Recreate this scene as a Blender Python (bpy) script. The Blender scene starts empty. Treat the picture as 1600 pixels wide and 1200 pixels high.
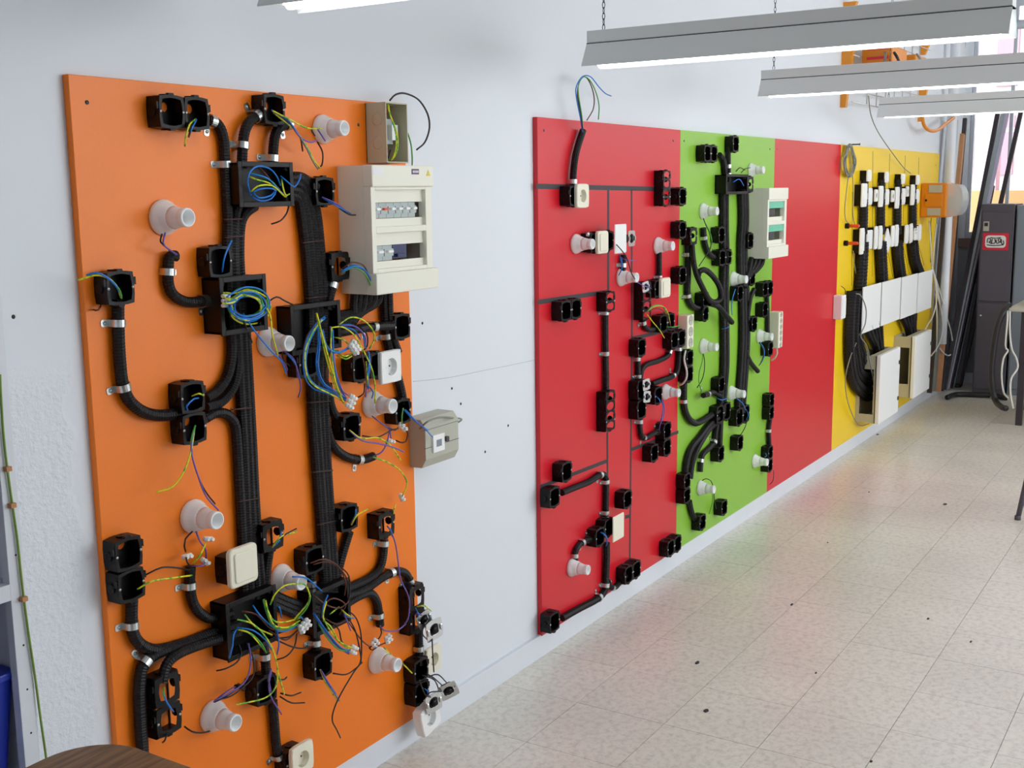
import bpy, math, random
from mathutils import Vector, Matrix
random.seed(7)
SC = bpy.context.scene
COL = SC.collection

# ------------------------------------------------------------------ camera
YAW, PITCH, ROLL, FPX = 1.00878204, -0.1638701, -0.01318742, 1815.656
CAM = Vector((0.0, -2.0, 1.6136))
FW = Vector((math.sin(YAW)*math.cos(PITCH), math.cos(YAW)*math.cos(PITCH), math.sin(PITCH)))
_r = FW.cross(Vector((0, 0, 1))).normalized(); _u = _r.cross(FW)
RT = math.cos(ROLL)*_r + math.sin(ROLL)*_u
UP = -math.sin(ROLL)*_r + math.cos(ROLL)*_u
cd = bpy.data.cameras.new('camera'); cam = bpy.data.objects.new('camera', cd); COL.objects.link(cam)
cd.sensor_width = 36.0; cd.lens = FPX/1600*36.0; cd.clip_start = 0.05; cd.clip_end = 200
m = Matrix((RT, UP, -FW)).transposed().to_4x4(); m.translation = CAM; cam.matrix_world = m
SC.camera = cam

# ------------------------------------------------------------------ world, daylight, exposure
SC.view_settings.view_transform = 'Standard'; SC.view_settings.look = 'None'
SC.view_settings.gamma = 1; SC.view_settings.use_curve_mapping = False
SC.view_settings.exposure = -0.16
SC.cycles.use_denoising = True
SC.cycles.max_bounces = 8; SC.cycles.diffuse_bounces = 5
SC.cycles.sample_clamp_indirect = 8.0
SKY, LAMP_STRENGTH = 6.0, 14.0
w = bpy.data.worlds.new('world'); SC.world = w; w.use_nodes = True
bg = w.node_tree.nodes['Background']; bg.inputs[0].default_value = (0.93, 0.97, 1.0, 1); bg.inputs[1].default_value = SKY

def portal(name, loc, rot, sx, sy):
    l = bpy.data.lights.new(name, 'AREA'); l.shape = 'RECTANGLE'; l.size = sx; l.size_y = sy
    l.cycles.is_portal = True
    o = bpy.data.objects.new(name, l); COL.objects.link(o); o.location = loc; o.rotation_euler = rot
portal('daylight_window_back', (10.16, -2.67, 2.12), (0, math.radians(90), 0), 1.84, 5.2)
portal('daylight_added_window', (5.9, -5.5, 1.9), (math.radians(90), 0, 0), 7.0, 1.8)  # portal for the added window strip, out of view

# ------------------------------------------------------------------ pixel helpers (a pixel of the photograph to a point of the room)
def ray(x, y): return (x-800)*RT - (y-600)*UP + FPX*FW
def P(x, y, off=0.0):
    d = ray(x, y); return CAM + d*((2.0-off)/d.y)
def PF(x, y, z=0.0):
    d = ray(x, y); return CAM + d*((z-CAM.z)/d.z)
def PX(x, y, X):
    d = ray(x, y); return CAM + d*(X/d.x)

# ------------------------------------------------------------------ materials
MATS = {}
def mat(name, col, rough=0.5, metal=0.0, noise=0.0, scale=60.0, bump=0.0, bscale=200.0, spec=0.5, trans=0.0, emit=None, alpha=1.0, coat=0.0):
    m = bpy.data.materials.new(name); m.use_nodes = True; nt = m.node_tree
    b = nt.nodes['Principled BSDF']
    b.inputs['Base Color'].default_value = (*col, 1); b.inputs['Roughness'].default_value = rough
    b.inputs['Metallic'].default_value = metal; b.inputs['Specular IOR Level'].default_value = spec
    b.inputs['Transmission Weight'].default_value = trans; b.inputs['Alpha'].default_value = alpha
    b.inputs['Coat Weight'].default_value = coat
    if emit: b.inputs['Emission Color'].default_value = (*emit[0], 1); b.inputs['Emission Strength'].default_value = emit[1]
    if noise or bump:
        tc = nt.nodes.new('ShaderNodeTexCoord')
    if noise:
        n = nt.nodes.new('ShaderNodeTexNoise'); n.inputs['Scale'].default_value = scale; n.inputs['Detail'].default_value = 6
        nt.links.new(tc.outputs['Object'], n.inputs['Vector'])
        mr = nt.nodes.new('ShaderNodeMapRange'); mr.inputs[3].default_value = 1-noise; mr.inputs[4].default_value = 1+noise
        nt.links.new(n.outputs['Fac'], mr.inputs[0])
        mx = nt.nodes.new('ShaderNodeVectorMath'); mx.operation = 'SCALE'; mx.inputs[0].default_value = col
        nt.links.new(mr.outputs[0], mx.inputs['Scale']); nt.links.new(mx.outputs[0], b.inputs['Base Color'])
    if bump:
        n2 = nt.nodes.new('ShaderNodeTexNoise'); n2.inputs['Scale'].default_value = bscale; n2.inputs['Detail'].default_value = 3
        nt.links.new(tc.outputs['Object'], n2.inputs['Vector'])
        bp = nt.nodes.new('ShaderNodeBump'); bp.inputs['Strength'].default_value = bump; bp.inputs['Distance'].default_value = 0.002
        nt.links.new(n2.outputs['Fac'], bp.inputs['Height']); nt.links.new(bp.outputs[0], b.inputs['Normal'])
    MATS[name] = m; return m
def srgb(r, g, b):
    f = lambda c: c/12.92 if c <= 0.04045 else ((c+0.055)/1.055)**2.4
    return (f(r/255), f(g/255), f(b/255))

mat('black_plastic', (0.0045, 0.0035, 0.0045), 0.40, spec=0.25)
mat('joint_grey', srgb(150, 146, 138), 0.8)
mat('crack_grey', srgb(188, 194, 204), 0.8)
mat('conduit_black', (0.006, 0.0045, 0.006), 0.48, spec=0.3)
mat('tape_black', (0.035, 0.028, 0.035), 0.55)
mat('orange_board', srgb(246, 124, 6), 0.40, noise=0.05, scale=300, bump=0.12, bscale=700)
mat('red_board', srgb(212, 26, 40), 0.30, noise=0.05, scale=300, bump=0.12, bscale=700)
mat('green_board', srgb(138, 192, 60), 0.32, noise=0.05, scale=300, bump=0.12, bscale=700)
mat('yellow_board', srgb(248, 208, 24), 0.32, noise=0.04, scale=300, bump=0.12, bscale=700)
mat('porcelain', srgb(240, 241, 242), 0.25)
mat('white_plastic', srgb(242, 243, 242), 0.35)
mat('cream_plastic', srgb(238, 234, 214), 0.38)
mat('cabinet_cream', srgb(236, 234, 220), 0.42)
mat('beige_steel', srgb(188, 182, 158), 0.5)
mat('grey_beige', srgb(182, 182, 168), 0.5)
mat('breaker_grey', srgb(180, 190, 190), 0.4)
mat('dark_void', (0.02, 0.02, 0.02), 0.6)
mat('blue_module', srgb(25, 40, 90), 0.4)
mat('toggle_orange', srgb(225, 80, 30), 0.4)
mat('galvanised', (0.62, 0.64, 0.64), 0.28, 1.0, noise=0.15, scale=300)
mat('steel_dark', (0.10, 0.10, 0.11), 0.4, 0.8)
mat('brass', (0.62, 0.42, 0.15), 0.3, 1.0)
mat('wire_blue', srgb(8, 120, 215), 0.35)
mat('wire_brown', srgb(95, 48, 35), 0.45)
mat('tie_brown', srgb(70, 42, 36), 0.5)
mat('wire_black', (0.012, 0.010, 0.012), 0.45)
mat('wire_purple', srgb(110, 90, 175), 0.45)
mat('wire_white', srgb(215, 215, 210), 0.45)
mat('wire_grey', srgb(135, 138, 130), 0.5)
mat('wire_green', srgb(70, 160, 60), 0.45)
mat('cable_olive', srgb(120, 150, 60), 0.45)
mat('lamp_grey', srgb(228, 232, 232), 0.5)
mat('reflector_white', srgb(235, 238, 240), 0.35)
mat('tube_glow', (1, 1, 1), 0.5, emit=((0.90, 0.97, 1.0), LAMP_STRENGTH))
mat('ceiling_white', srgb(225, 226, 226), 0.8)
mat('trim_white', srgb(222, 226, 234), 0.5, noise=0.03, scale=12, bump=0.2, bscale=60)
mat('dado_grey', srgb(150, 152, 160), 0.6, noise=0.05, scale=8)
mat('parapet_ochre', (0.50, 0.30, 0.13), 0.8)
mat('shelf_brown', srgb(130, 105, 95), 0.6)
mat('locker_dark', srgb(84, 80, 90), 0.45, noise=0.06, scale=20)
mat('cabinet_blue_grey', srgb(128, 138, 150), 0.5)
mat('sticker_red', srgb(215, 35, 60), 0.5)
mat('sticker_white', srgb(235, 235, 235), 0.5)
mat('window_frame', srgb(200, 205, 215), 0.5)
mat('alu_profile', srgb(165, 175, 180), 0.35, 0.6)
mat('lilac_profile', srgb(190, 182, 205), 0.45)
mat('wood_bar', srgb(188, 132, 88), 0.6, noise=0.15, scale=30)
mat('machine_orange', srgb(225, 135, 20), 0.4)
mat('label_grey', srgb(185, 180, 165), 0.6)
mat('rack_orange', srgb(235, 150, 40), 0.4)
mat('blue_box', srgb(20, 48, 175), 0.35)
mat('shelf_back', srgb(88, 84, 140), 0.6)
mat('debris', srgb(40, 42, 48), 0.6)
mat('facade_pink', (0.36, 0.20, 0.25), 0.8)
mat('facade_white', (0.45, 0.42, 0.44), 0.8)
mat('foliage', (0.20, 0.40, 0.18), 0.8)
mat('street', srgb(200, 200, 195), 0.9)
mat('badge', srgb(95, 70, 110), 0.5)
mat('hazard_yellow', srgb(225, 200, 60), 0.5)
mat('green_label', srgb(110, 200, 170), 0.4)

def clear_plastic():
    m = bpy.data.materials.new('clear_plastic'); m.use_nodes = True; nt = m.node_tree
    b = nt.nodes['Principled BSDF']; b.inputs['Base Color'].default_value = (0.75, 0.78, 0.82, 1)
    b.inputs['Roughness'].default_value = 0.12; b.inputs['Alpha'].default_value = 0.42
    MATS['clear_plastic'] = m
clear_plastic()
def glass():
    m = bpy.data.materials.new('window_glass'); m.use_nodes = True; nt = m.node_tree
    for n in list(nt.nodes):
        if n.type == 'BSDF_PRINCIPLED': nt.nodes.remove(n)
    out = [n for n in nt.nodes if n.type == 'OUTPUT_MATERIAL'][0]
    t = nt.nodes.new('ShaderNodeBsdfTransparent'); g = nt.nodes.new('ShaderNodeBsdfGlossy'); g.inputs['Roughness'].default_value = 0.02
    fr = nt.nodes.new('ShaderNodeFresnel'); mx = nt.nodes.new('ShaderNodeMixShader')
    nt.links.new(fr.outputs[0], mx.inputs[0]); nt.links.new(t.outputs[0], mx.inputs[1]); nt.links.new(g.outputs[0], mx.inputs[2])
    nt.links.new(mx.outputs[0], out.inputs[0]); MATS['window_glass'] = m
glass()
def earth_wire():
    m = mat('wire_earth', srgb(205, 205, 40), 0.4); nt = m.node_tree; b = nt.nodes['Principled BSDF']
    tc = nt.nodes.new('ShaderNodeTexCoord'); n = nt.nodes.new('ShaderNodeTexNoise'); n.inputs['Scale'].default_value = 70
    nt.links.new(tc.outputs['Object'], n.inputs['Vector'])
    r = nt.nodes.new('ShaderNodeValToRGB'); r.color_ramp.elements[0].position = 0.42; r.color_ramp.elements[1].position = 0.50
    r.color_ramp.elements[0].color = (*srgb(90, 180, 60), 1); r.color_ramp.elements[1].color = (*srgb(226, 222, 30), 1)
    nt.links.new(n.outputs['Fac'], r.inputs[0]); nt.links.new(r.outputs[0], b.inputs['Base Color'])
earth_wire()
def wall_mat():
    m = mat('wall_paint', srgb(224, 229, 236), 0.6); nt = m.node_tree; b = nt.nodes['Principled BSDF']
    tc = nt.nodes.new('ShaderNodeTexCoord'); sp = nt.nodes.new('ShaderNodeSeparateXYZ'); nt.links.new(tc.outputs['Object'], sp.inputs[0])
    def cmp(src, a, c):   # smooth 0..1 as src goes from a to c
        r = nt.nodes.new('ShaderNodeMapRange'); r.inputs[1].default_value = a; r.inputs[2].default_value = c
        nt.links.new(src, r.inputs[0]); return r.outputs[0]
    nz = nt.nodes.new('ShaderNodeTexNoise'); nz.inputs['Scale'].default_value = 9; nt.links.new(tc.outputs['Object'], nz.inputs['Vector'])
    ad = nt.nodes.new('ShaderNodeMath'); ad.operation = 'MULTIPLY_ADD'; ad.inputs[1].default_value = 0.10
    nt.links.new(nz.outputs['Fac'], ad.inputs[0]); nt.links.new(sp.outputs[0], ad.inputs[2])
    mx = cmp(ad.outputs[0], 1.54, 1.53)
    mz = cmp(sp.outputs[2], 1.30, 1.24)
    mm = nt.nodes.new('ShaderNodeMath'); mm.operation = 'MULTIPLY'; nt.links.new(mx, mm.inputs[0]); nt.links.new(mz, mm.inputs[1])
    v = nt.nodes.new('ShaderNodeTexNoise'); v.inputs['Scale'].default_value = 66; v.inputs['Detail'].default_value = 3; v.inputs['Roughness'].default_value = 0.6
    nt.links.new(tc.outputs['Object'], v.inputs['Vector'])
    h = nt.nodes.new('ShaderNodeMath'); h.operation = 'MULTIPLY'; nt.links.new(v.outputs['Fac'], h.inputs[0]); nt.links.new(mm.outputs[0], h.inputs[1])
    v2 = nt.nodes.new('ShaderNodeTexNoise'); v2.inputs['Scale'].default_value = 6; nt.links.new(tc.outputs['Object'], v2.inputs['Vector'])
    h2 = nt.nodes.new('ShaderNodeMath'); h2.operation = 'MULTIPLY_ADD'; h2.inputs[1].default_value = 0.35
    nt.links.new(v2.outputs['Fac'], h2.inputs[0]); nt.links.new(h.outputs[0], h2.inputs[2])
    bp = nt.nodes.new('ShaderNodeBump'); bp.inputs['Strength'].default_value = 0.9; bp.inputs['Distance'].default_value = 0.0065
    nt.links.new(h2.outputs[0], bp.inputs['Height']); nt.links.new(bp.outputs[0], b.inputs['Normal'])
wall_mat()
def floor_mat():
    m = mat('terrazzo', srgb(212, 206, 194), 0.30); nt = m.node_tree; b = nt.nodes['Principled BSDF']
    g = nt.nodes.new('ShaderNodeNewGeometry')
    n = nt.nodes.new('ShaderNodeTexNoise'); n.inputs['Scale'].default_value = 45; n.inputs['Detail'].default_value = 5; n.inputs['Roughness'].default_value = 0.7
    n2 = nt.nodes.new('ShaderNodeTexVoronoi'); n2.inputs['Scale'].default_value = 140
    n3 = nt.nodes.new('ShaderNodeTexNoise'); n3.inputs['Scale'].default_value = 1.6; n3.inputs['Detail'].default_value = 4
    for q in (n, n2, n3): nt.links.new(g.outputs['Position'], q.inputs['Vector'])
    r = nt.nodes.new('ShaderNodeValToRGB'); r.color_ramp.elements[0].position = 0.32; r.color_ramp.elements[1].position = 0.55
    r.color_ramp.elements[0].color = (*srgb(201, 196, 188), 1); r.color_ramp.elements[1].color = (*srgb(228, 224, 214), 1)
    nt.links.new(n.outputs['Fac'], r.inputs[0])
    rr = nt.nodes.new('ShaderNodeMapRange'); rr.inputs[1].default_value = 0.3; rr.inputs[2].default_value = 0.7; rr.inputs[3].default_value = 0.90; rr.inputs[4].default_value = 1.04
    nt.links.new(n3.outputs['Fac'], rr.inputs[0])
    oi = nt.nodes.new('ShaderNodeObjectInfo'); r3 = nt.nodes.new('ShaderNodeMapRange'); r3.inputs[3].default_value = 0.965; r3.inputs[4].default_value = 1.02
    nt.links.new(oi.outputs['Random'], r3.inputs[0])
    mu = nt.nodes.new('ShaderNodeMath'); mu.operation = 'MULTIPLY'; nt.links.new(rr.outputs[0], mu.inputs[0]); nt.links.new(r3.outputs[0], mu.inputs[1])
    s = nt.nodes.new('ShaderNodeVectorMath'); s.operation = 'SCALE'; nt.links.new(r.outputs[0], s.inputs[0]); nt.links.new(mu.outputs[0], s.inputs['Scale'])
    # small stone chips
    c = nt.nodes.new('ShaderNodeMapRange'); c.inputs[1].default_value = 0.10; c.inputs[2].default_value = 0.16; c.inputs[3].default_value = 0.86; c.inputs[4].default_value = 1.0
    nt.links.new(n2.outputs['Distance'], c.inputs[0])
    s2 = nt.nodes.new('ShaderNodeVectorMath'); s2.operation = 'SCALE'; nt.links.new(s.outputs[0], s2.inputs[0]); nt.links.new(c.outputs[0], s2.inputs['Scale'])
    nt.links.new(s2.outputs[0], b.inputs['Base Color'])
floor_mat()
def table_mat():
    m = mat('table_wood', srgb(105, 72, 45), 0.45); nt = m.node_tree; b = nt.nodes['Principled BSDF']
    tc = nt.nodes.new('ShaderNodeTexCoord'); mp = nt.nodes.new('ShaderNodeMapping'); mp.inputs['Scale'].default_value = (6, 60, 30); mp.inputs['Rotation'].default_value = (0, 0, 0.5)
    n = nt.nodes.new('ShaderNodeTexNoise'); n.inputs['Scale'].default_value = 1.6; n.inputs['Detail'].default_value = 6
    nt.links.new(tc.outputs['Object'], mp.inputs[0]); nt.links.new(mp.outputs[0], n.inputs['Vector'])
    r = nt.nodes.new('ShaderNodeValToRGB'); r.color_ramp.elements[0].position = 0.35; r.color_ramp.elements[1].position = 0.65
    r.color_ramp.elements[0].color = (*srgb(104, 72, 50), 1); r.color_ramp.elements[1].color = (*srgb(146, 110, 74), 1)
    nt.links.new(n.outputs['Fac'], r.inputs[0]); nt.links.new(r.outputs[0], b.inputs['Base Color'])
table_mat()

# ------------------------------------------------------------------ mesh builder
class G:
    def __init__(s): s.v = []; s.f = []; s.sm = []
    def add(s, vs, fs, smooth=False):
        n = len(s.v); s.v += [Vector(q) for q in vs]
        for f in fs: s.f.append([i+n for i in f]); s.sm.append(smooth)
        return s
    def box(s, x0, x1, y0, y1, z0, z1):
        if x0 > x1: x0, x1 = x1, x0
        if y0 > y1: y0, y1 = y1, y0
        if z0 > z1: z0, z1 = z1, z0
        return s.add([(x0,y0,z0),(x1,y0,z0),(x1,y1,z0),(x0,y1,z0),(x0,y0,z1),(x1,y0,z1),(x1,y1,z1),(x0,y1,z1)],
              [(0,3,2,1),(4,5,6,7),(0,1,5,4),(1,2,6,5),(2,3,7,6),(3,0,4,7)])
    def bar(s, a, b, w, t, up=Vector((0,0,1))):
        a = Vector(a); b = Vector(b); d = (b-a).normalized()
        x = d.cross(up)
        if x.length < 1e-4: x = Vector((1,0,0))
        x.normalize(); y = x.cross(d).normalized()
        vs = [p + x*sx*w/2 + y*sy*t/2 for p in (a, b) for sx, sy in ((-1,-1),(1,-1),(1,1),(-1,1))]
        return s.add(vs, [(0,1,2,3),(7,6,5,4),(0,4,5,1),(1,5,6,2),(2,6,7,3),(3,7,4,0)])
    def tube(s, pts, r, seg=8, ridge=0.0, pitch=0.006, step=0.012, caps=True):
        path = spline(pts, pitch/2 if ridge else step)
        n = len(path); vs = []; fs = []
        ref = Vector((0,-1,0))
        for i, p in enumerate(path):
            t = (path[min(i+1,n-1)] - path[max(i-1,0)])
            t = t.normalized() if t.length > 1e-9 else Vector((0,0,1))
            a = t.cross(ref)
            if a.length < 0.05: a = t.cross(Vector((0,0,1)))
            if a.length < 0.05: a = t.cross(Vector((1,0,0)))
            a.normalize(); b = a.cross(t).normalized()
            rr = r*(1 - ridge*(i % 2))
            vs += [p + (a*math.cos(k*2*math.pi/seg) + b*math.sin(k*2*math.pi/seg))*rr for k in range(seg)]
        for i in range(n-1):
            for k in range(seg):
                fs.append((i*seg+k, i*seg+(k+1)%seg, (i+1)*seg+(k+1)%seg, (i+1)*seg+k))
        if caps:
            fs.append(tuple(reversed(range(seg)))); fs.append(tuple(range((n-1)*seg, n*seg)))
        return s.add(vs, fs, not ridge)
    def revolve(s, o, axis, prof, seg=20, squash=1.0):
        o = Vector(o); ax = Vector(axis).normalized()
        a = ax.cross(Vector((0,0,1)))
        if a.length < 0.1: a = Vector((1,0,0))
        a.normalize(); b = ax.cross(a).normalized()
        vs = []; fs = []
        for (r, h) in prof:
            vs += [o + ax*h + a*math.cos(k*2*math.pi/seg)*r + b*math.sin(k*2*math.pi/seg)*r*squash for k in range(seg)]
        for i in range(len(prof)-1):
            for k in range(seg):
                fs.append((i*seg+k, (i+1)*seg+k, (i+1)*seg+(k+1)%seg, i*seg+(k+1)%seg))
        if prof[0][0] > 1e-5: fs.append(tuple(range(seg)))
        if prof[-1][0] > 1e-5: fs.append(tuple(reversed(range((len(prof)-1)*seg, len(prof)*seg))))
        return s.add(vs, fs, True)
    def prism(s, o, u, v, n, outline, h, chamf=0.0):
        """outline of (a,b) in axes u,v extruded by h along n, with a chamfered front edge"""
        o, u, v, n = map(Vector, (o, u, v, n)); k = len(outline)
        cx = sum(a for a, b in outline)/k; cy = sum(b for a, b in outline)/k
        rings = [(outline, 0.0)]
        if chamf:
            rings.append((outline, h-chamf))
            sc = lambda a, c: c + (a-c)*(1-chamf/max(1e-6, max(abs(p[0]-cx) for p in outline)))
            rings.append(([(sc(a, cx), sc(b, cy)) for a, b in outline], h))
        else: rings.append((outline, h))
        vs = [o + u*a + v*b + n*z for ol, z in rings for a, b in ol]; fs = []
        for i in range(len(rings)-1):
            for j in range(k): fs.append((i*k+j, i*k+(j+1)%k, (i+1)*k+(j+1)%k, (i+1)*k+j))
        fs.append(tuple(reversed(range(k)))); fs.append(tuple(range((len(rings)-1)*k, len(rings)*k)))
        return s.add(vs, fs)
    def cell(s, o, u, v, n, w, h, dep, fill=0.86, back='hole', sup=0.55, N=16, hole=(0.0, 0.0, 0.42)):
        """open-fronted cell: square outside, round inside, centred on o (front plane), depth dep behind it"""
        o, u, v, n = map(Vector, (o, u, v, n)); vs = []; fs = []
        A = [2*math.pi*k/N for k in range(N)]
        def sq(a):
            c, d = math.cos(a), math.sin(a); q = 1/max(abs(c), abs(d))
            if abs(abs(c)-abs(d)) < 1e-3: q *= 0.93
            return c*q*w/2, d*q*h/2
        def op(a):      # opening: round, or a rounded square
            c, d = math.cos(a), math.sin(a); q = 1/max(abs(c), abs(d)); q = 1+(q-1)*sup
            return c*q*w/2*fill, d*q*h/2*fill
        ri = [op(a) for a in A]; inn = [(a*0.93, b*0.93) for a, b in map(sq, A)]
        hx, hz, hr = hole
        rh = [(hx*w/2+math.cos(a)*w/2*hr, hz*h/2+math.sin(a)*h/2*hr) for a in A]
        t = min(0.004, dep*0.3)
        rings = [([sq(a) for a in A], -dep), ([sq(a) for a in A], 0.0), (ri, 0.0), (ri, -t), (inn, -t-0.0005), (inn, -dep+t)]
        if back == 'open': rings[-1] = (inn, -dep)
        if back == 'hole': rings += [(rh, -dep+t), (rh, -dep)]
        for ol, z in rings: vs += [o + u*a + v*b + n*z for a, b in ol]
        for i in range(len(rings)-1):
            for j in range(N): fs.append((i*N+j, i*N+(j+1)%N, (i+1)*N+(j+1)%N, (i+1)*N+j))
        if back == 'closed': fs.append(tuple(range((len(rings)-1)*N, len(rings)*N)))
        return s.add(vs, fs)
    def mesh(s, name, material, org):
        me = bpy.data.meshes.new(name)
        me.from_pydata([tuple(q-org) for q in s.v], [], s.f)
        me.polygons.foreach_set('use_smooth', s.sm); me.materials.append(MATS[material]); me.update()
        return me

def spline(pts, step):
    pts = [Vector(p) for p in pts]
    if len(pts) == 2: pts = [pts[0], (pts[0]+pts[1])/2, pts[1]]
    out = []
    ext = [2*pts[0]-pts[1]] + pts + [2*pts[-1]-pts[-2]]
    for i in range(1, len(ext)-2):
        p0, p1, p2, p3 = ext[i-1:i+3]
        n = max(1, int(round((p2-p1).length/step)))
        for k in range(n):
            t = k/n
            out.append(0.5*((2*p1)+(p2-p0)*t+(2*p0-5*p1+4*p2-p3)*t*t+(3*p1-p0-3*p2+p3)*t**3))
    out.append(pts[-1]); return out

ORG = {}
def root(name, label, cat, org, group=None, kind=None):
    o = bpy.data.objects.new(name, None); o.empty_display_size = 0.05; COL.objects.link(o)
    o.location = org; ORG[o.name] = Vector(org); tag(o, label, cat, group, kind); return o
def tag(o, label=None, cat=None, group=None, kind=None):
    if label: o['label'] = label
    if cat: o['category'] = cat
    if group: o['group'] = group
    if kind: o['kind'] = kind
    return o
def top(name, g, material, label, cat, org=None, group=None, kind=None):
    org = Vector(org) if org is not None else sum(g.v, Vector())/len(g.v)
    o = bpy.data.objects.new(name, g.mesh(name, material, org)); COL.objects.link(o)
    o.location = org; ORG[o.name] = org; return tag(o, label, cat, group, kind)
def part(name, g, material, parent, label=None, kind=None, bevel=0):
    q = parent
    org = ORG[q.name]
    o = bpy.data.objects.new(name, g.mesh(name, material, org)); COL.objects.link(o)
    o.parent = parent; ORG[o.name] = org
    if label: o['label'] = label
    if kind: o['kind'] = kind
    if bevel: bv(o, bevel)
    return o
def bv(o, wd, seg=2):
    b = o.modifiers.new('bevel', 'BEVEL'); b.width = wd; b.segments = seg; b.limit_method = 'ANGLE'
def struct(name, g, material):
    o = bpy.data.objects.new(name, g.mesh(name, material, Vector())); COL.objects.link(o); o['kind'] = 'structure'
    ORG[o.name] = Vector(); return o

T = 0.018            # board thickness
XA, ZA, OUT = Vector((1,0,0)), Vector((0,0,1)), Vector((0,-1,0))
WCOL = {'b': ('wire_blue', 'blue wire'), 'e': ('wire_earth', 'yellow and green wire'), 'n': ('wire_brown', 'brown wire'), 'k': ('wire_black', 'black wire'),
        'p': ('wire_purple', 'violet wire'), 'w': ('wire_white', 'white cable'), 'g': ('wire_grey', 'grey wire'), 'v': ('wire_green', 'green wire')}
def wire(parent, c, pts, off=0.075, r=0.0020, bulge=0.02):
    """pts are pixels, or pixels with their own distance from the wall"""
    n = len(pts); q = []
    for i, p in enumerate(pts):
        o = p[2] if len(p) > 2 else off + bulge*math.sin(math.pi*i/max(1, n-1))
        q.append(P(p[0], p[1], o))
    g = G().tube(q, r, 6, step=0.010)
    m_, l_ = WCOL[c]
    return part('wire', g, m_, parent, l_)
def wires(parent, lst):
    for a in lst: wire(parent, *a)

# ------------------------------------------------------------------ room shell
XB, YR, XF, ZC = 10.1, -5.5, -1.6, 3.15
wl = struct('wall_left', G().box(XF, XB+0.2, 0, 0.15, 0, ZC), 'wall_paint')
for (x, y) in ((706, 607), (720, 631), (794, 665), (758, 706), (21, 495), (660, 505)):
    c = P(x, y, 0); part('plug_hole', G().revolve(c, OUT, [(0.0, 0.0015), (0.0035, 0.001), (0.0045, 0.0)], 8), 'dark_void', wl)
g = G(); ca = [P(645, 596, 0), P(700, 590, 0), P(760, 578, 0), P(800, 570, 0), P(838, 562, 0)]
part('crack', G().tube(ca, 0.0010, 5), 'crack_grey', wl)
struct('ceiling', G().box(XF, XB+0.2, YR, 0.15, ZC, ZC+0.1), 'ceiling_white')
struct('wall_front', G().box(XF-0.15, XF, YR, 0.15, 0, ZC), 'wall_paint')
# right wall; its long unseen strip of windows is added to brighten the room
g = G().box(XF, XB, YR-0.15, YR, 0, 1.0).box(XF, XB, YR-0.15, YR, 2.8, ZC).box(XF, 2.4, YR-0.15, YR, 1.0, 2.8).box(9.4, XB, YR-0.15, YR, 1.0, 2.8)
for k in range(1, 5): g.box(2.4+k*1.4-0.03, 2.4+k*1.4+0.03, YR-0.12, YR-0.04, 1.0, 2.8)
struct('wall_right', g, 'wall_paint')
# back wall: dado, yellow band, window opening
WZ0, WZ1 = 1.19, 3.05
wb = struct('wall_back', G().box(XB, XB+0.15, YR, 0, WZ1, ZC).box(XB, XB+0.15, -0.04, 0, WZ0, WZ1).box(XB, XB+0.15, YR, YR+0.2, WZ0, WZ1), 'wall_paint')
part('dado', G().box(XB, XB+0.15, YR, 0, 0, 1.12), 'dado_grey', wb)
part('window_sill', G().box(XB-0.03, XB+0.15, YR, 0, 1.12, WZ0), 'shelf_brown', wb)
w1 = struct('window_1', G().box(XB+0.02, XB+0.08, YR+0.2, -0.04, WZ0, WZ0+0.05).box(XB+0.02, XB+0.08, YR+0.2, -0.04, WZ1-0.05, WZ1), 'window_frame')
y = -0.055; k = 0
while y > YR+0.25:
    part('mullion', G().box(XB+0.03, XB+0.07, y-0.012, y+0.012, WZ0+0.05, WZ1-0.05), 'window_frame', w1)
    if y-0.29 > YR+0.2: part('pane', G().box(XB+0.045, XB+0.051, y-0.28, y-0.012, WZ0+0.05, WZ1-0.05), 'window_glass', w1)
    y -= 0.29
part('transom', G().box(XB+0.02, XB+0.08, YR+0.2, -0.04, 2.60, 2.64), 'window_frame', w1)
# skirting
struct('baseboard_left', G().box(XF, XB, -0.014, 0, 0, 0.082), 'trim_white')
struct('baseboard_back', G().box(XB-0.014, XB, YR, -0.014, 0, 0.08), 'trim_white')
# floor: the tiles nearest to the viewer one by one, the rest joined
fl = struct('floor', G().box(XF, XB+0.2, YR-0.1, 0.1, -0.08, -0.004), 'joint_grey')
TX, TY, JX, JY = 0.3140, 0.3010, 2.752, 0.0
tile_me = None; far = G(); near = []
i0 = int(math.floor((XF-JX)/TX)); i1 = int(math.ceil((XB-JX)/TX))
for i in range(i0, i1):
    for j in range(0, int(-YR/TY)+1):
        cx = JX+(i+0.5)*TX; cy = -(j+0.5)*TY
        d = Vector((cx, cy, 0))-CAM; zc = d.dot(FW)
        vis = zc > 0 and abs(d.dot(RT)/zc) < 0.50 and abs(d.dot(UP)/zc) < 0.40
        near.append((0 if vis else 1, zc if zc > 0 else 99, cx, cy))
near.sort()
gt = 0.0008
for n, (a, b, cx, cy) in enumerate(near):
    hx, hy = TX/2-gt, TY/2-gt
    x0, x1 = max(cx-hx, XF), min(cx+hx, XB+0.1); y0, y1 = max(cy-hy, YR), cy+hy
    if x1 <= x0 or y1 <= y0: continue
    if n < 290:
        if tile_me is None:
            tile_me = G().box(-hx, hx, -hy, hy, -0.02, 0).mesh('floor_tile', 'terrazzo', Vector())
        o = bpy.data.objects.new('floor_tile', tile_me); COL.objects.link(o); o.parent = fl; o.location = (cx, cy, random.uniform(-0.0004, 0))
    else: far.box(x0, x1, y0, y1, -0.02, -0.0002)
o = part('floor_tiles', far, 'terrazzo', fl, kind='stuff')

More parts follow.
